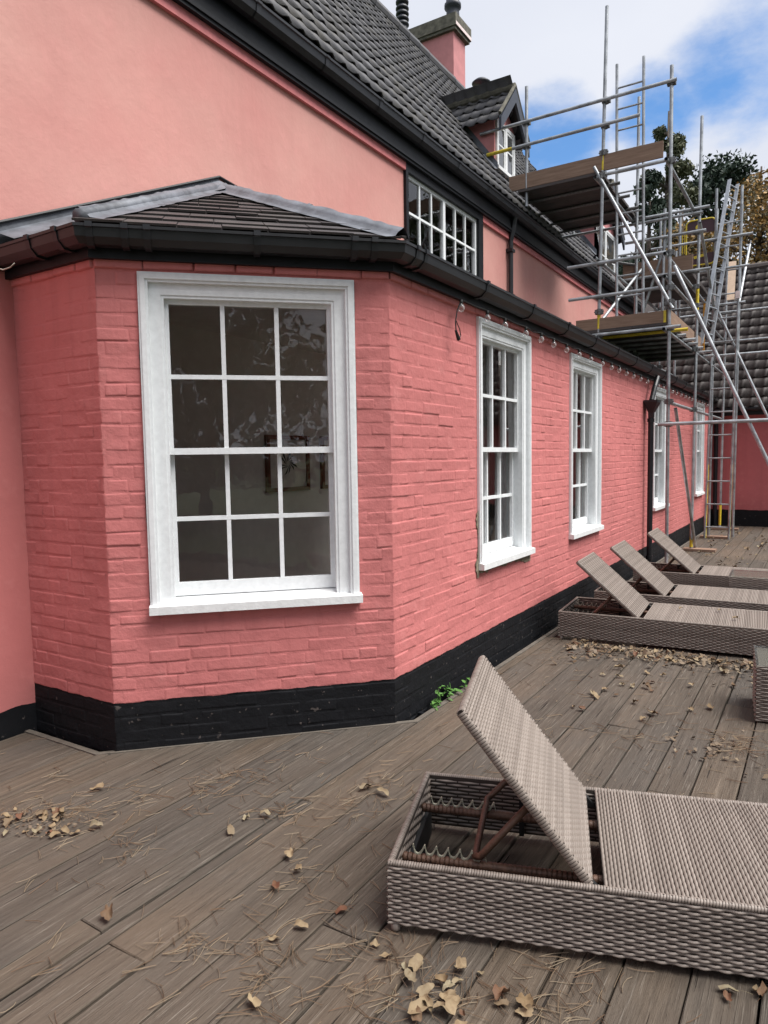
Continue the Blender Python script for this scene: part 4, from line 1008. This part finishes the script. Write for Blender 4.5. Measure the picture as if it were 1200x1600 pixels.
    for x in (0.022, LL-0.022):
        for y in (0.018, LW-0.018):
            q = MB(); q.lathe((x, y, 0), [(0.016, 0), (0.018, 0.01), (0.018, 0.03)], 10); part('foot', q, M_WICK, True)
    return root
lg = 'wicker loungers on the deck'
A1 = make_lounger(radians(52.5))
A1.location = (-1.215, 1.925, 0); A1.rotation_euler.z = radians(18.0)
tag(A1, 'nearest taupe wicker sun lounger in the foreground with its back propped steeply', 'sun lounger', lg)
A2 = make_lounger(radians(41.5))
A2.location = (-1.945, 5.955, 0); A2.rotation_euler.z = radians(4.0)
tag(A2, 'front taupe wicker lounger of the three by the wall, beside the leaf drift', 'sun lounger', lg)
A3 = copy_tree(A2); A3.location = (-1.93, 7.03, 0); A3.rotation_euler.z = radians(2.5)
tag(A3, 'middle taupe wicker lounger of the three lined up by the pink wall', 'sun lounger', lg)
A4 = copy_tree(A2); A4.location = (-1.885, 8.52, 0); A4.rotation_euler.z = radians(2.0)
tag(A4, 'farthest taupe wicker lounger, nearest to the scaffold poles', 'sun lounger', lg)

def side_table(loc, rz, label):
    root = bpy.data.objects.new('side_table', None); COL.objects.link(root); root.location = loc; root.rotation_euler.z = rz
    tag(root, label, 'table', 'wicker side tables with glass tops')
    s_ = 0.46; h = 0.35
    for O, U, N in (((0, 0, 0.01), (1, 0, 0), (0, -1, 0)), ((0, s_, 0.01), (1, 0, 0), (0, 1, 0)), ((0, 0, 0.01), (0, 1, 0), (-1, 0, 0)), ((s_, 0, 0.01), (0, 1, 0), (1, 0, 0))):
        O_, U_, N_ = V(O), V(U), V(N); q = MB(); ft = frame(O_, U_, N_); q.fbox(ft, 0.012, s_-0.012, -0.012, -0.004, 0, h-0.012); pn = q.build('side_panel', M_WICKB, root)
        q = MB(); weave(q, O_, U_, V((0, 0, 1)), N_, s_, h-0.012, 0.0113, 0.047, 0.0036, 0.0108, 1.0, 3); tag(q.build('woven_strands', M_WICK, pn, True), kind='stuff')
    q = MB(); q.box(-0.004, s_+0.004, -0.004, s_+0.004, h+0.001, h+0.009); q.build('glass_top', M_TABGLASS, root)
    q = MB(); q.box(0.006, s_-0.006, 0.006, s_-0.006, h-0.014, h-0.004); q.build('table_top', M_WICKTOP, root)
side_table((-0.31, 4.62, 0), radians(6), 'wicker side table with glass top at the right picture edge by the leaf drift')
side_table((-0.80, 7.90, 0), radians(2), 'wicker side table with glass top between the middle and farthest loungers')

# ------------------------------------------------------------------ scaffolding
sc = thing('scaffold', (-1.85, 10.4, 0), 'galvanised tube scaffold with two board platforms beside the house roof', 'scaffold')
TR = 0.0242
def tb(nm, a, b, mat=None, r=TR):
    q = MB(); q.hollow(a, b, r); return q.build(nm, mat or M_STEEL, sc, True)
def coupler(p, ax='x'):
    q = MB(); x, y, z = p
    q.tube((x, y, z-0.038), (x, y, z+0.038), 0.04, 10)
    q.box(x-0.055, x+0.055, y-0.03, y+0.036, z-0.032, z+0.032); q.tube((x-0.065, y-0.02, z), (x+0.07, y-0.02, z), 0.009, 6); q.tube((x, y-0.05, z+0.012), (x, y+0.05, z+0.012), 0.01, 6)
    q.build('coupler', M_COUP, sc)
X1, X0, XL = -1.85, -2.79, -3.90
Y1, Y2, Y3, Y4 = 10.40, 12.55, 14.62, 16.3
ey = Y1-0.045
def std(x, y, za, zb_, dx=0.0, dy=0.0, yel=None):
    s_ = tb('standard', (x, y, za), (x+dx, y+dy, zb_))
    if yel:
        q = MB(); f0 = (yel[0]-za)/(zb_-za); f1 = (yel[1]-za)/(zb_-za)
        q.path([V((x+dx*f0, y+dy*f0, yel[0])), V((x+dx*f1, y+dy*f1, yel[1]))], TR+0.001, 12, False); q.build('yellow_band', M_YEL, s_, True)
std(X1, Y1, 0.02, 6.78, -0.02, 0)
std(X0-0.03, Y1, 3.25, 7.82, 0.09, 0, (3.42, 3.62)); q = MB(); q.path([V((X0+0.02, Y1, 5.62)), V((X0+0.025, Y1, 5.84))], TR+0.001, 12, False); q.build('yellow_band', M_YEL, sc, True)
std(XL, Y1, 5.35, 7.08)
std(X1, Y2, 0.02, 7.05, 0.02, 0.25, (3.95, 4.35))
std(X0, Y2, 3.2, 7.5, 0.03, 0); std(XL+0.05, Y2, 5.45, 6.2)
std(X1, Y3, 0.02, 6.5, 0.02, 0.1); std(X0, Y3, 3.2, 6.1); std(X1+0.40, Y3+0.15, 0.02, 6.55, 0.02, 0.2)
std(X1, Y4, 0.02, 6.35, 0.03, 0.2, (0.1, 0.55)); std(X0, Y4, 3.2, 5.9); std(X0+0.35, Y3, 3.45, 6.2); std(-2.36, Y2, 3.45, 5.62, 0.03, 0); std(-2.72, Y2-0.25, 3.45, 5.62)
bxs = [(X1, Y2, 0.06, 0.42), (X1+0.02, Y4, 0.06, 0.5)]
for (x, y, a_, b_) in bxs[:1]:
    q = MB(); q.path([V((x, y, a_)), V((x, y+0.02, b_))], TR+0.001, 12, False); q.build('yellow_band', M_YEL, sc, True)
# end rails (across) at the near end
def rail(xa, xb, z, y=ey, nm='guard_rail', yel=0):
    o = tb(nm, (xa, y, z), (xb, y, z+0.004))
    if yel:
        q = MB(); q.path([V((xa+0.01, y, z)), V((xa+yel, y, z))], TR+0.001, 12, False); q.build('yellow_band', M_YEL, o, True)
rail(-4.63, -1.80, 6.56); rail(-4.53, -2.27, 6.225, yel=0.42)
rail(-2.72, -1.93, 5.545, nm='transom')
rail(-3.26, -1.90, 4.337); rail(-3.24, -1.95, 3.873); rail(-3.2, -1.7, 3.33, nm='transom'); rail(-1.98, -0.30, 2.02, nm='tie_tube')
for x, z in ((X1-0.02, 6.56), (X0+0.06, 6.56), (XL, 6.56), (X0+0.05, 6.225), (XL, 6.225), (X0+0.03, 5.86), (X1-0.01, 5.545), (X0+0.02, 5.56), (X0, 4.337), (X1-0.01, 4.337), (X0-0.01, 3.873), (X1, 3.873), (X0-0.02, 3.33), (X1, 3.33), (X1, 2.02), (X1, 3.62), (X0-0.02, 3.66)): coupler((x, Y1, z))
# along the house
for x, z in ((X1-0.05, 3.30), (X1-0.05, 4.30), (X1-0.05, 5.53), (X0-0.05, 3.30), (X0-0.05, 5.50), (X1-0.05, 4.0), (X0-0.05, 4.4)):
    tb('ledger', (x, Y1-0.15, z), (x, (Y4+0.3) if z < 5 else (Y2+0.35), z))
    for y in (Y2, Y3): 
        if z < 5 or y == Y2: coupler((x+0.05, y, z))
for (x, z, e) in ((X1-0.05, 2.33, Y4+0.2),): tb('ledger', (x+0.02, Y1+0.05, z), (x+0.02, e, z), None); coupler((X1, Y2, z)); coupler((X1, Y1, z))
for y, xa, xb, z in ((Y2-0.04, -2.95, -1.70, 5.16), (Y2-0.04, -2.9, -1.65, 5.52), (Y2-0.04, -4.4, -1.75, 5.45), (Y2-0.05, -3.0, -1.62, 4.55), (Y3-0.04, -3.0, -1.3, 4.35), (Y3-0.04, -3.0, -1.25, 5.0), (Y3-0.05, -2.95, -1.2, 5.55), (Y4-0.04, -3.0, -0.9, 3.9), (Y4-0.04, -3.0, -0.9, 4.5), (Y3-0.05, -1.95, -0.2, 2.2), (Y3+0.2, -2.4, -0.9, 3.45)):
    tb('transom', (xa, y, z), (xb, y, z)); coupler((X1, y+0.04, z))
for y in (10.75, 11.25, 11.75, 12.2, 12.75, 13.3, 13.9): tb('board_bearer', (-3.15, y, 3.345), (-1.66-R.uniform(0, 0.12), y, 3.345), M_YEL if y == 10.75 else None)
for y in (10.75, 11.35, 11.95, 12.45): tb('board_bearer', (-4.05, y, 5.53), (-2.62, y, 5.53), M_COUP)
# diagonals
tb('brace', (-2.87, ey-0.05, 5.66), (-1.80, ey-0.05, 3.57)); coupler((X1+0.01, Y1-0.08, 3.66)); coupler((X0+0.02, Y1-0.08, 5.52))
tb('raker', (-1.80, Y1-0.02, 4.15), (0.02, Y1-0.02, 0.02)); tb('raker', (-1.78, Y3-0.06, 4.3), (0.05, Y3-0.06, 0.02))
tb('brace', (X1+0.03, Y1+0.35, 2.25), (X1+0.05, Y2+0.12, 0.05)); tb('brace', (X1+0.05, Y2, 5.3), (X1+0.05, Y3+0.1, 4.1))
tb('brace', (X0-0.05, Y2+0.03, 3.5), (X0+0.55, Y2+0.03, 5.3)); tb('brace', (X0-0.12, Y1+0.45, 3.6), (X0+0.1, Y2, 4.7)); tb('brace', (X1+0.42, Y3+0.2, 4.4), (X1+0.42, Y4+0.4, 5.9))
tb('brace', (-3.4, Y2-0.1, 4.95), (-2.5, Y2+0.1, 4.72), M_COUP)
# platforms
for i in range(5):
    wdt = 0.222; x = -3.02+i*0.226
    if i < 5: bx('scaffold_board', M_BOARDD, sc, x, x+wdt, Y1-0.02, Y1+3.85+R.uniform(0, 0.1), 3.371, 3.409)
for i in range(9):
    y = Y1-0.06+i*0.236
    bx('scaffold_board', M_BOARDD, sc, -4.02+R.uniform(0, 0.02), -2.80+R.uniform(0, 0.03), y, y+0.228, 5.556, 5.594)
q = MB(); q.box(-3.15, -1.89, Y1-0.05-0.042, Y1-0.05-0.003, 3.412, 3.575) if False else q.box(-3.14, -1.895, Y1-0.021, Y1+0.017, 3.41, 3.57)
q.build('toe_board', M_BOARD, sc)
bx('toe_board', M_BOARD, sc, -4.17, -1.965, Y1-0.0215, Y1+0.0165, 5.615, 5.83)
bx('toe_board', M_BOARD, sc, -1.905, -1.868, Y1+0.03, Y2+0.9, 3.41, 3.60)
bx('toe_board', M_BOARD, sc, -3.0, -1.9, Y2+0.02, Y2+0.058, 4.57, 4.83)
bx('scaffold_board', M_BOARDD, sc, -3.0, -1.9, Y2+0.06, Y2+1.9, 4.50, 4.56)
bx('board_end_band', M_YEL, sc, -1.928, -1.894, Y1-0.024, Y1-0.0215, 3.408, 3.572)
bx('board_end_band', M_YEL, sc, -4.18, -4.166, Y1-0.03, Y1+0.10, 5.58, 5.62)
for i in range(8):
    y = Y1+0.35+i*0.42; bx('board_stamp', M_PLATE, sc, -2.95+R.uniform(-0.01, 0.03), -2.89, y, y+0.22, 3.3685, 3.3705)
# sole boards
for (x, y) in ((X1, Y1), (X1+0.02, Y2), (X1, Y3), (X1, Y4)): bx('sole_board', M_BOARD, sc, x-0.14, x+0.36, y-0.11, y+0.11, 0.004, 0.042)

def ladder(p0, p1, wdir, wd, rung, label, mat, flat=False):
    p0, p1, wv = V(p0), V(p1), V(wdir).normalized()*wd
    root = thing('ladder', p0, label, 'ladder', 'ladders lashed to the scaffold')
    for o in (V((0, 0, 0)), wv):
        q = MB()
        if flat:
            t = (p1-p0).normalized(); s_ = wv.normalized(); n_ = t.cross(s_)
            c = [p0+o+s_*a_+n_*b_ for a_, b_ in ((-0.014, -0.035), (0.014, -0.035), (0.014, 0.035), (-0.014, 0.035))]
            q.hexa(c+[x+(p1-p0) for x in c])
        else: q.path([p0+o, p1+o], 0.021, 8)
        q.build('stile', mat, root)
    L = (p1-p0).length; t = (p1-p0).normalized(); d = 0.22
    while d < L-0.1:
        q = MB(); q.path([p0+t*d, p0+t*d+wv], 0.014, 8); q.build('rung', mat, root); d += rung
    return root
l1 = ladder((-1.89, 14.40, 0.01), (-1.80, 14.62, 6.1), (1, 0, 0), 0.41, 0.43, 'tall grey ladder standing on the deck at the far scaffold bay', M_STEEL)
for x in (-1.84, -1.43):
    q = MB(); q.box(x-0.035, x+0.035, 14.53, 14.575, 4.42, 4.55); q.build('label_plate', M_PLATE, l1)
for x, z in ((-1.885, 0.6), (-1.48, 0.6)):
    q = MB(); q.path([V((x, 14.41, 0.02)), V((x+0.02, 14.46, 1.4))], 0.0225, 8); q.build('yellow_paint_band', M_YEL, l1)
ladder((-2.68, 10.88, 3.42), (-2.72, 10.93, 7.28), (1, 0, 0), 0.375, 0.30, 'steel ladder rising through the upper platform near the roof', M_STEEL)
ladder((-1.86, 13.35, 3.5), (-1.66, 15.1, 6.75), (0.3, 1, 0), 0.36, 0.28, 'leaning flat sided aluminium ladder at the far end of the scaffold', M_ALU, True)

# yellow framed barrier gate hung at the far scaffold bay
bg = thing('barrier_gate', (-2.1, 14.9, 5.2), 'yellow framed barrier with maroon panels hung on the far scaffold', 'barrier')
gx0, gx1, gz0, gz1, gy_ = -2.37, -1.86, 5.20, 6.04, 14.88
def rrect(x0, x1, z0, z1, r_, y):
    P = []
    for cx, cz, a0 in ((x1-r_, z1-r_, 0), (x0+r_, z1-r_, pi/2), (x0+r_, z0+r_, pi), (x1-r_, z0+r_, 3*pi/2)):
        P += [V((cx+r_*cos(a0+i*pi/8), y, cz+r_*sin(a0+i*pi/8))) for i in range(5)]
    return P+[P[0]]
q = MB(); q.path(rrect(gx0, gx1, gz0, gz1, 0.08, gy_), 0.014, 8); q.build('frame', M_YEL, bg, True)
bx('panel', M_MAROON, bg, gx0+0.01, gx1-0.01, gy_+0.005, gy_+0.015, gz1-0.25, gz1-0.01); bx('panel', M_MAROON, bg, gx0+0.01, gx1-0.01, gy_+0.005, gy_+0.015, gz0+0.01, gz0+0.21)
q = MB(); q.lathe((0, 0, 0), [(0.055, 0), (0.06, 0.005), (0.05, 0.01)], 14); o = q.build('emblem', M_YEL, bg); o.matrix_basis = Matrix.Translation((-2.15, gy_+0.002, gz1-0.14)) @ Matrix.Rotation(radians(90), 4, 'X')
q = MB(); q.hexa([(-2.22, gy_-0.004, gz0+0.12), (-2.05, gy_-0.004, gz0+0.15), (-2.05, gy_+0.004, gz0+0.15), (-2.22, gy_+0.004, gz0+0.12), (-2.24, gy_-0.004, gz0+0.17), (-2.02, gy_-0.004, gz0+0.21), (-2.02, gy_+0.004, gz0+0.21), (-2.24, gy_+0.004, gz0+0.17)]); q.build('arrow', M_YEL, bg)
for x in (-2.48, -2.44, -2.40): q = MB(); q.path([V((x, gy_, 5.45)), V((x, gy_, 5.85))], 0.008, 6); q.build('slat', M_YEL, bg)
q = MB(); q.box(-1.915, -1.885, 13.9, 13.93, 3.45, 4.35)
tag(q.build('orange_pole', M_ORANGE), 'upright orange lath standing on the lower scaffold platform', 'pole')
q = MB(); q.hexa([(-1.66, 15.0, 4.5), (-1.53, 15.0, 4.5), (-1.53, 15.04, 4.5), (-1.66, 15.04, 4.5), (-1.70, 15.6, 5.35), (-1.57, 15.6, 5.35), (-1.57, 15.64, 5.35), (-1.70, 15.64, 5.35)])
tag(q.build('timber_plank', simple('pale_timber', (0.45, 0.33, 0.24), 0.7)), 'short pale timber plank leaning on the far scaffold beside the ladder', 'plank')

# ------------------------------------------------------------------ trees
def tree(name, base, h, rx, label, mat, kind, seed, nleaf, size, trunk_r=0.25, grp=None):
    rr = random.Random(seed); root = thing(name, base, label, 'tree', grp); b = V(base)
    q = MB(); q.path([b, b+V((0.1, 0, h*0.35)), b+V((0.0, 0.1, h*0.7)), b+V((0.05, 0, h*0.97))], [trunk_r, trunk_r*0.8, trunk_r*0.45, 0.03], 8)
    cl = []
    for i in range(46 if kind != 'hedge' else (140 if size > 0.15 else 100)):
        if kind == 'cone': t = rr.random()**0.8; z = h*(0.12+0.86*t); rad = rx*(1-t)**0.75*rr.uniform(0.4, 1.0)+0.1; s_ = rx*0.30*(1.15-t*0.75)
        elif kind == 'pine': t = rr.random(); z = h*(0.45+0.53*t); rad = rx*sqrt(max(0.05, 1-(t*1.15-0.15)**2))*rr.uniform(0.3, 1.0); s_ = rx*0.25
        else: t = rr.random(); z = h*(0.1+0.82*t); rad = rx*sqrt(max(0.03, 1-(t*1.5-0.5)**2 if t > 0.33 else 1))*rr.uniform(0.2, 1.0); s_ = rx*(0.26 if size > 0.15 else 0.21)
        an = rr.uniform(0, 2*pi); c = b+V((rad*cos(an), rad*sin(an), z)); cl.append((c, s_*rr.uniform(0.7, 1.25)))
        if rad > 0.3: q.path([b+V((0, 0, max(h*0.08, z-rad*0.5))), (b+V((0, 0, z-rad*0.25))).lerp(c, 0.5), c], [trunk_r*0.25, trunk_r*0.16, 0.02], 5)
    q.build('trunk', M_BARK, root, True)
    q = MB(); per = nleaf//len(cl)
    for c, s_ in cl:
        for _ in range(per):
            d = V((rr.gauss(0, 1), rr.gauss(0, 1), rr.gauss(0, 0.75))).normalized()*s_*(rr.random()**0.45)
            p = c+d; a_ = V((rr.gauss(0, 1), rr.gauss(0, 1), rr.gauss(0, 1))).normalized(); e_ = a_.cross(V((rr.gauss(0, 1), rr.gauss(0, 1), rr.gauss(0, 1)))).normalized(); l_ = size*rr.uniform(0.6, 1.3)
            q.add([p-a_*l_, p+e_*l_*0.5, p+a_*l_, p-e_*l_*0.5], [(0, 1, 2, 3)])
    tag(q.build('crown', mat, root), kind='stuff'); return root
gt = 'trees behind the outbuilding'
tree('poplar_tree', (-5.9, 32, -0.45), 16.7, 2.4, 'tall slim grey green tree rising behind the scaffold', M_F1, 'cone', 21, 16000, 0.10, grp=gt)
tree('evergreen_tree', (-6.2, 30, -0.45), 13.2, 2.5, 'dark dense evergreen below the slim grey green tree', M_F2, 'cone', 33, 14000, 0.11, grp=gt)
tree('pine_tree', (-4.4, 36, -0.45), 15.4, 2.9, 'dark pine with spreading crown behind the autumn trees', M_F2, 'pine', 22, 9000, 0.13, grp=gt)
tree('autumn_tree', (-2.3, 30, -0.45), 12.9, 3.6, 'orange brown autumn tree above the outbuilding roof at right', M_F3, 'hedge', 23, 24000, 0.085, grp=gt)
tree('autumn_tree', (-4.9, 29.5, -0.45), 11.8, 2.3, 'lower orange brown autumn tree seen between scaffold poles', M_F3, 'hedge', 24, 14000, 0.085, grp=gt)
tree('autumn_tree', (0.9, 31, -0.45), 12.6, 3.0, 'orange brown autumn tree beyond the outbuilding ridge, right of the other two', M_F3, 'hedge', 25, 12000, 0.10, grp=gt)
tree('pine_tree', (0.3, 38, -0.45), 13.0, 2.4, 'dark pine partly in view at the right picture edge', M_F2, 'pine', 27, 6000, 0.14, grp=gt)
gg = 'garden trees opposite the house'
for i, (x, y, h_, r_, mt_, lb) in enumerate([(9, 33, 16.5, 4.0, M_F1, 'tall grey green tree beyond the far right of the outbuilding'), (14.5, 41, 18.5, 4.6, M_F2, 'tall dark tree far beyond the right of the outbuilding'), (14, -4, 12.0, 4.2, M_F2, 'broad dark garden tree standing behind the photographer'), (15, 6, 10.5, 3.6, M_F2, 'broad dark garden tree mirrored in the sash windows'), (14, 14, 9.5, 3.2, M_F1, 'broad grey green garden tree at the far end of the lawn'), (11, -12, 13.0, 4.6, M_F2, 'broad dark garden tree mirrored in the near window')]):
    tree('garden_tree', (x, y, -0.45), h_, r_, lb, mt_, 'hedge', 40+i, 21000, 0.17, grp=gg)

# ------------------------------------------------------------------ fallen leaves and needles
def leaf_mesh(seed, lobes):
    rr = random.Random(seed); n = 22; q = MB(); pts = []
    for i in range(n):
        a_ = 2*pi*i/n; r_ = 0.5*(0.62+0.38*abs(cos(lobes*a_/2)))*(1.0 if a_ < 5 else 0.9)*rr.uniform(0.88, 1.1); pts.append((r_*cos(a_)*1.15, r_*sin(a_)*0.85))
    k1, k2, tw = rr.uniform(1.4, 3.4), rr.uniform(-2.2, 2.6), rr.uniform(-1.8, 1.8)
    def bend(x, y):
        z = k1*0.45*y*y + k2*0.35*x*x + tw*0.6*x*y + 0.09*sin(9*x+seed)+0.07*cos(11*y+seed)
        return V((x*(1-0.25*abs(k2)*abs(x)), y*(1-0.28*k1*abs(y)), z))
    vs_ = [bend(0, 0)]+[bend(x*0.55, y*0.55) for x, y in pts]+[bend(x, y) for x, y in pts]
    lo = min(v_.z for v_ in vs_); vs_ = [v_-V((0, 0, lo)) for v_ in vs_]
    q.add(vs_, [(0, 1+i, 1+(i+1) % n) for i in range(n)]+[(1+i, 1+n+i, 1+n+(i+1) % n, 1+(i+1) % n) for i in range(n)])
    s0 = bend(-0.5, 0)-V((0, 0, lo)); q.path([s0, s0+V((-0.25, 0.03, 0.02)), s0+V((-0.5, 0.1, 0.0))], 0.012, 4)
    return q.mesh('fallen_leaf', M_DRY, True)
LM = [leaf_mesh(100+i, (5, 3, 5, 4, 2)[i % 5]) for i in range(12)]
blocked = [((-1.215, 1.925), radians(18), 2.0, 0.7), ((-1.945, 5.955), radians(4), 2.0, 0.7), ((-1.93, 7.03), radians(2.5), 2.0, 0.7), ((-1.885, 8.52), radians(2), 2.0, 0.7), ((-0.31, 4.62), radians(6), 0.46, 0.46), ((-0.8, 7.9), radians(2), 0.46, 0.46)]
def free(x, y, mg=0.03):
    if y > deck_end(x)-0.05 or x < -3.98: return False
    for (ox, oy), a_, l_, w_ in blocked:
        dx, dy = x-ox, y-oy; u = dx*cos(a_)+dy*sin(a_); v_ = -dx*sin(a_)+dy*cos(a_)
        if -mg < u < l_+mg and -mg < v_ < w_+mg: return False
    return True
nl = 0
def put_leaf(x, y, s_, lbl, z=0.003, grp='dry leaves on the deck'):
    global nl
    if not free(x, y, 0.02): return
    o = bpy.data.objects.new('fallen_leaf', LM[R.randrange(12)]); COL.objects.link(o)
    o.location = (x, y, z); o.rotation_euler = (R.uniform(-0.35, 0.35), R.uniform(-0.35, 0.35), R.uniform(0, 6.3)); o.scale = (s_, s_*R.uniform(0.8, 1.1), s_*R.uniform(0.4, 1.0))
    o.location.z = z + 0.012*s_/0.08
    tag(o, lbl, 'leaf', grp); nl += 1
def gpx(px, py, z=0.0):
    d = fw + rt*((px-600)/F_PX) + dn*((py-800)/F_PX); return EYE + d*((z-EYE.z)/d.z)
lb1 = 'curled dry leaf lying in the drift in front of the three wall loungers'
for i in range(95):
    x = R.uniform(-1.75, -0.25); y = 5.92 - abs(R.gauss(0, 0.22)) - 0.06*(x+1.7)*0 ; put_leaf(x, y, R.uniform(0.035, 0.075), lb1, R.uniform(0, 0.012))
for i in range(26): put_leaf(R.uniform(-1.4, -0.3), R.uniform(4.3, 5.4), R.uniform(0.04, 0.075), 'curled dry leaf on the boards between the foreground lounger and the leaf drift')
lb2 = 'pale curled dry leaf in the foreground heap below the near lounger'
for (px, py) in ((605, 1500), (650, 1515), (690, 1540), (700, 1565), (690, 1590), (655, 1585), (785, 1565), (640, 1535), (705, 1580), (720, 1520), (665, 1555), (820, 1575), (1050, 1525), (1165, 1540), (1190, 1545), (1140, 1555)):
    p = gpx(px, py); put_leaf(p.x, p.y, R.uniform(0.055, 0.088), lb2)
    put_leaf(p.x+R.uniform(-0.07, 0.07), p.y+R.uniform(-0.05, 0.05), R.uniform(0.03, 0.06), lb2)
lb3 = 'lone curled dry leaf on the open boards left of the near lounger'
for (px, py) in ((152, 1236), (93, 1280), (10, 1285), (70, 1280), (150, 1295), (360, 1303), (415, 1278), (385, 1282), (455, 1340), (432, 1390), (535, 1428), (470, 1453), (428, 1472), (395, 1575), (572, 1235), (598, 1243), (170, 1435), (120, 1305), (90, 1275), (30, 1282), (465, 1365)):
    p = gpx(px, py); put_leaf(p.x, p.y, R.uniform(0.045, 0.075), lb3)
lb4 = 'dry leaf in the small heap at the far left edge of the deck'
for i in range(16):
    p = gpx(R.uniform(2, 105), R.uniform(1264, 1308)); put_leaf(p.x, p.y, R.uniform(0.03, 0.06), lb4)
for i in range(70):
    x = R.uniform(-1.75, -0.6); y = R.uniform(10.2, 16.8); put_leaf(x, y, R.uniform(0.05, 0.095), 'small dry leaf scattered on the far deck by the outbuilding')
for (u, v_) in ((0.95, 0.45), (1.25, 0.5), (1.38, 0.22)):
    a_ = radians(4); x, y = -1.945+u*cos(a_)-v_*sin(a_), 5.955+u*sin(a_)+v_*cos(a_)
    o = bpy.data.objects.new('fallen_leaf', LM[R.randrange(12)]); COL.objects.link(o); o.location = (x, y, 0.262); o.scale = (0.05,)*3; o.rotation_euler.z = R.uniform(0, 6)
    tag(o, 'dry leaf resting on the seat of the front wall lounger', 'leaf', 'leaves on a lounger seat')
# crumbled litter filling the drift
q = MB(); rr = random.Random(77)
def chip(x, y, s_, z):
    a_ = rr.uniform(0, 6.3); d = V((cos(a_), sin(a_), rr.uniform(-0.5, 0.5)))*s_; e = V((-sin(a_), cos(a_), rr.uniform(-0.6, 0.6)))*s_*rr.uniform(0.3, 0.8); c = V((x, y, z))
    q.add([c-d, c+e, c+d*0.9+V((0, 0, s_*0.4)), c-e+V((0, 0, s_*0.3))], [(0, 1, 2), (0, 2, 3)])
for i in range(900):
    x = rr.uniform(-1.8, 0.3); y = 5.93-abs(rr.gauss(0, 0.22))
    if free(x, y, 0.0): chip(x, y, rr.uniform(0.008, 0.028), rr.uniform(0.008, 0.028))
for i in range(700):
    x = rr.uniform(-2.0, 0.3); y = rr.uniform(3.2, 17)
    if free(x, y, 0.0): chip(x, y, rr.uniform(0.003, 0.010), 0.006)
for i in range(160):
    p_ = gpx(rr.gauss(60, 45), rr.gauss(1285, 14))
    if free(p_.x, p_.y, 0.0): chip(p_.x, p_.y, rr.uniform(0.004, 0.013), rr.uniform(0.006, 0.014))
for i in range(70):
    x = rr.gauss(-0.45, 0.14); y = rr.gauss(4.05, 0.10)
    if free(x, y, 0.0): chip(x, y, rr.uniform(0.006, 0.02), rr.uniform(0.008, 0.02))
tag(q.build('leaf_litter', M_LITTER), 'crumbled brown leaf litter drifted over the deck boards', 'leaf litter', kind='stuff')
q = MB()
def needle(x, y):
    if not free(x, y, 0.0): return
    L_ = rr.uniform(0.05, 0.11); a_ = rr.uniform(0, 2*pi); cv = rr.gauss(0, 0.5)
    for pr in range(rr.choice((1, 2))):
        a2 = a_+pr*rr.uniform(0.05, 0.3); p = V((x, y, 0.006)); L1, L2, L3 = [], [], []
        for i in range(5):
            t = i/4; an = a2+cv*t; c = p; sd = V((-sin(an), cos(an), 0))*0.0008
            L1.append(c-sd); L2.append(c+V((0, 0, 0.0018))); L3.append(c+sd); p = p+V((cos(an), sin(an), 0))*(L_/4)+V((0, 0, rr.uniform(-0.0015, 0.002)))
        q.sweep([L1, L2, L3])
cl_ = [gpx(*p) for p in ((60, 1275), (130, 1270), (380, 1215), (330, 1240), (440, 1270), (470, 1390), (420, 1500), (600, 1225), (610, 1520), (660, 1560), (420, 1560), (720, 1540), (1150, 1160), (1160, 1170), (980, 1150), (770, 1230), (560, 1260), (200, 1330), (300, 1480), (900, 1560), (230, 1240), (840, 1560), (540, 1480))]
for i in range(1250):
    if rr.random() < 0.62:
        c = rr.choice(cl_); s_ = rr.choice((0.05, 0.09, 0.22)); needle(c.x+rr.gauss(0, s_), c.y+rr.gauss(0, s_))
    else: needle(rr.uniform(-3.9, 0.3), rr.uniform(0.7, 6.0))
tag(q.build('pine_needles', M_NEEDLE), 'thin brown pine needles scattered over the deck', 'pine needles', kind='stuff')
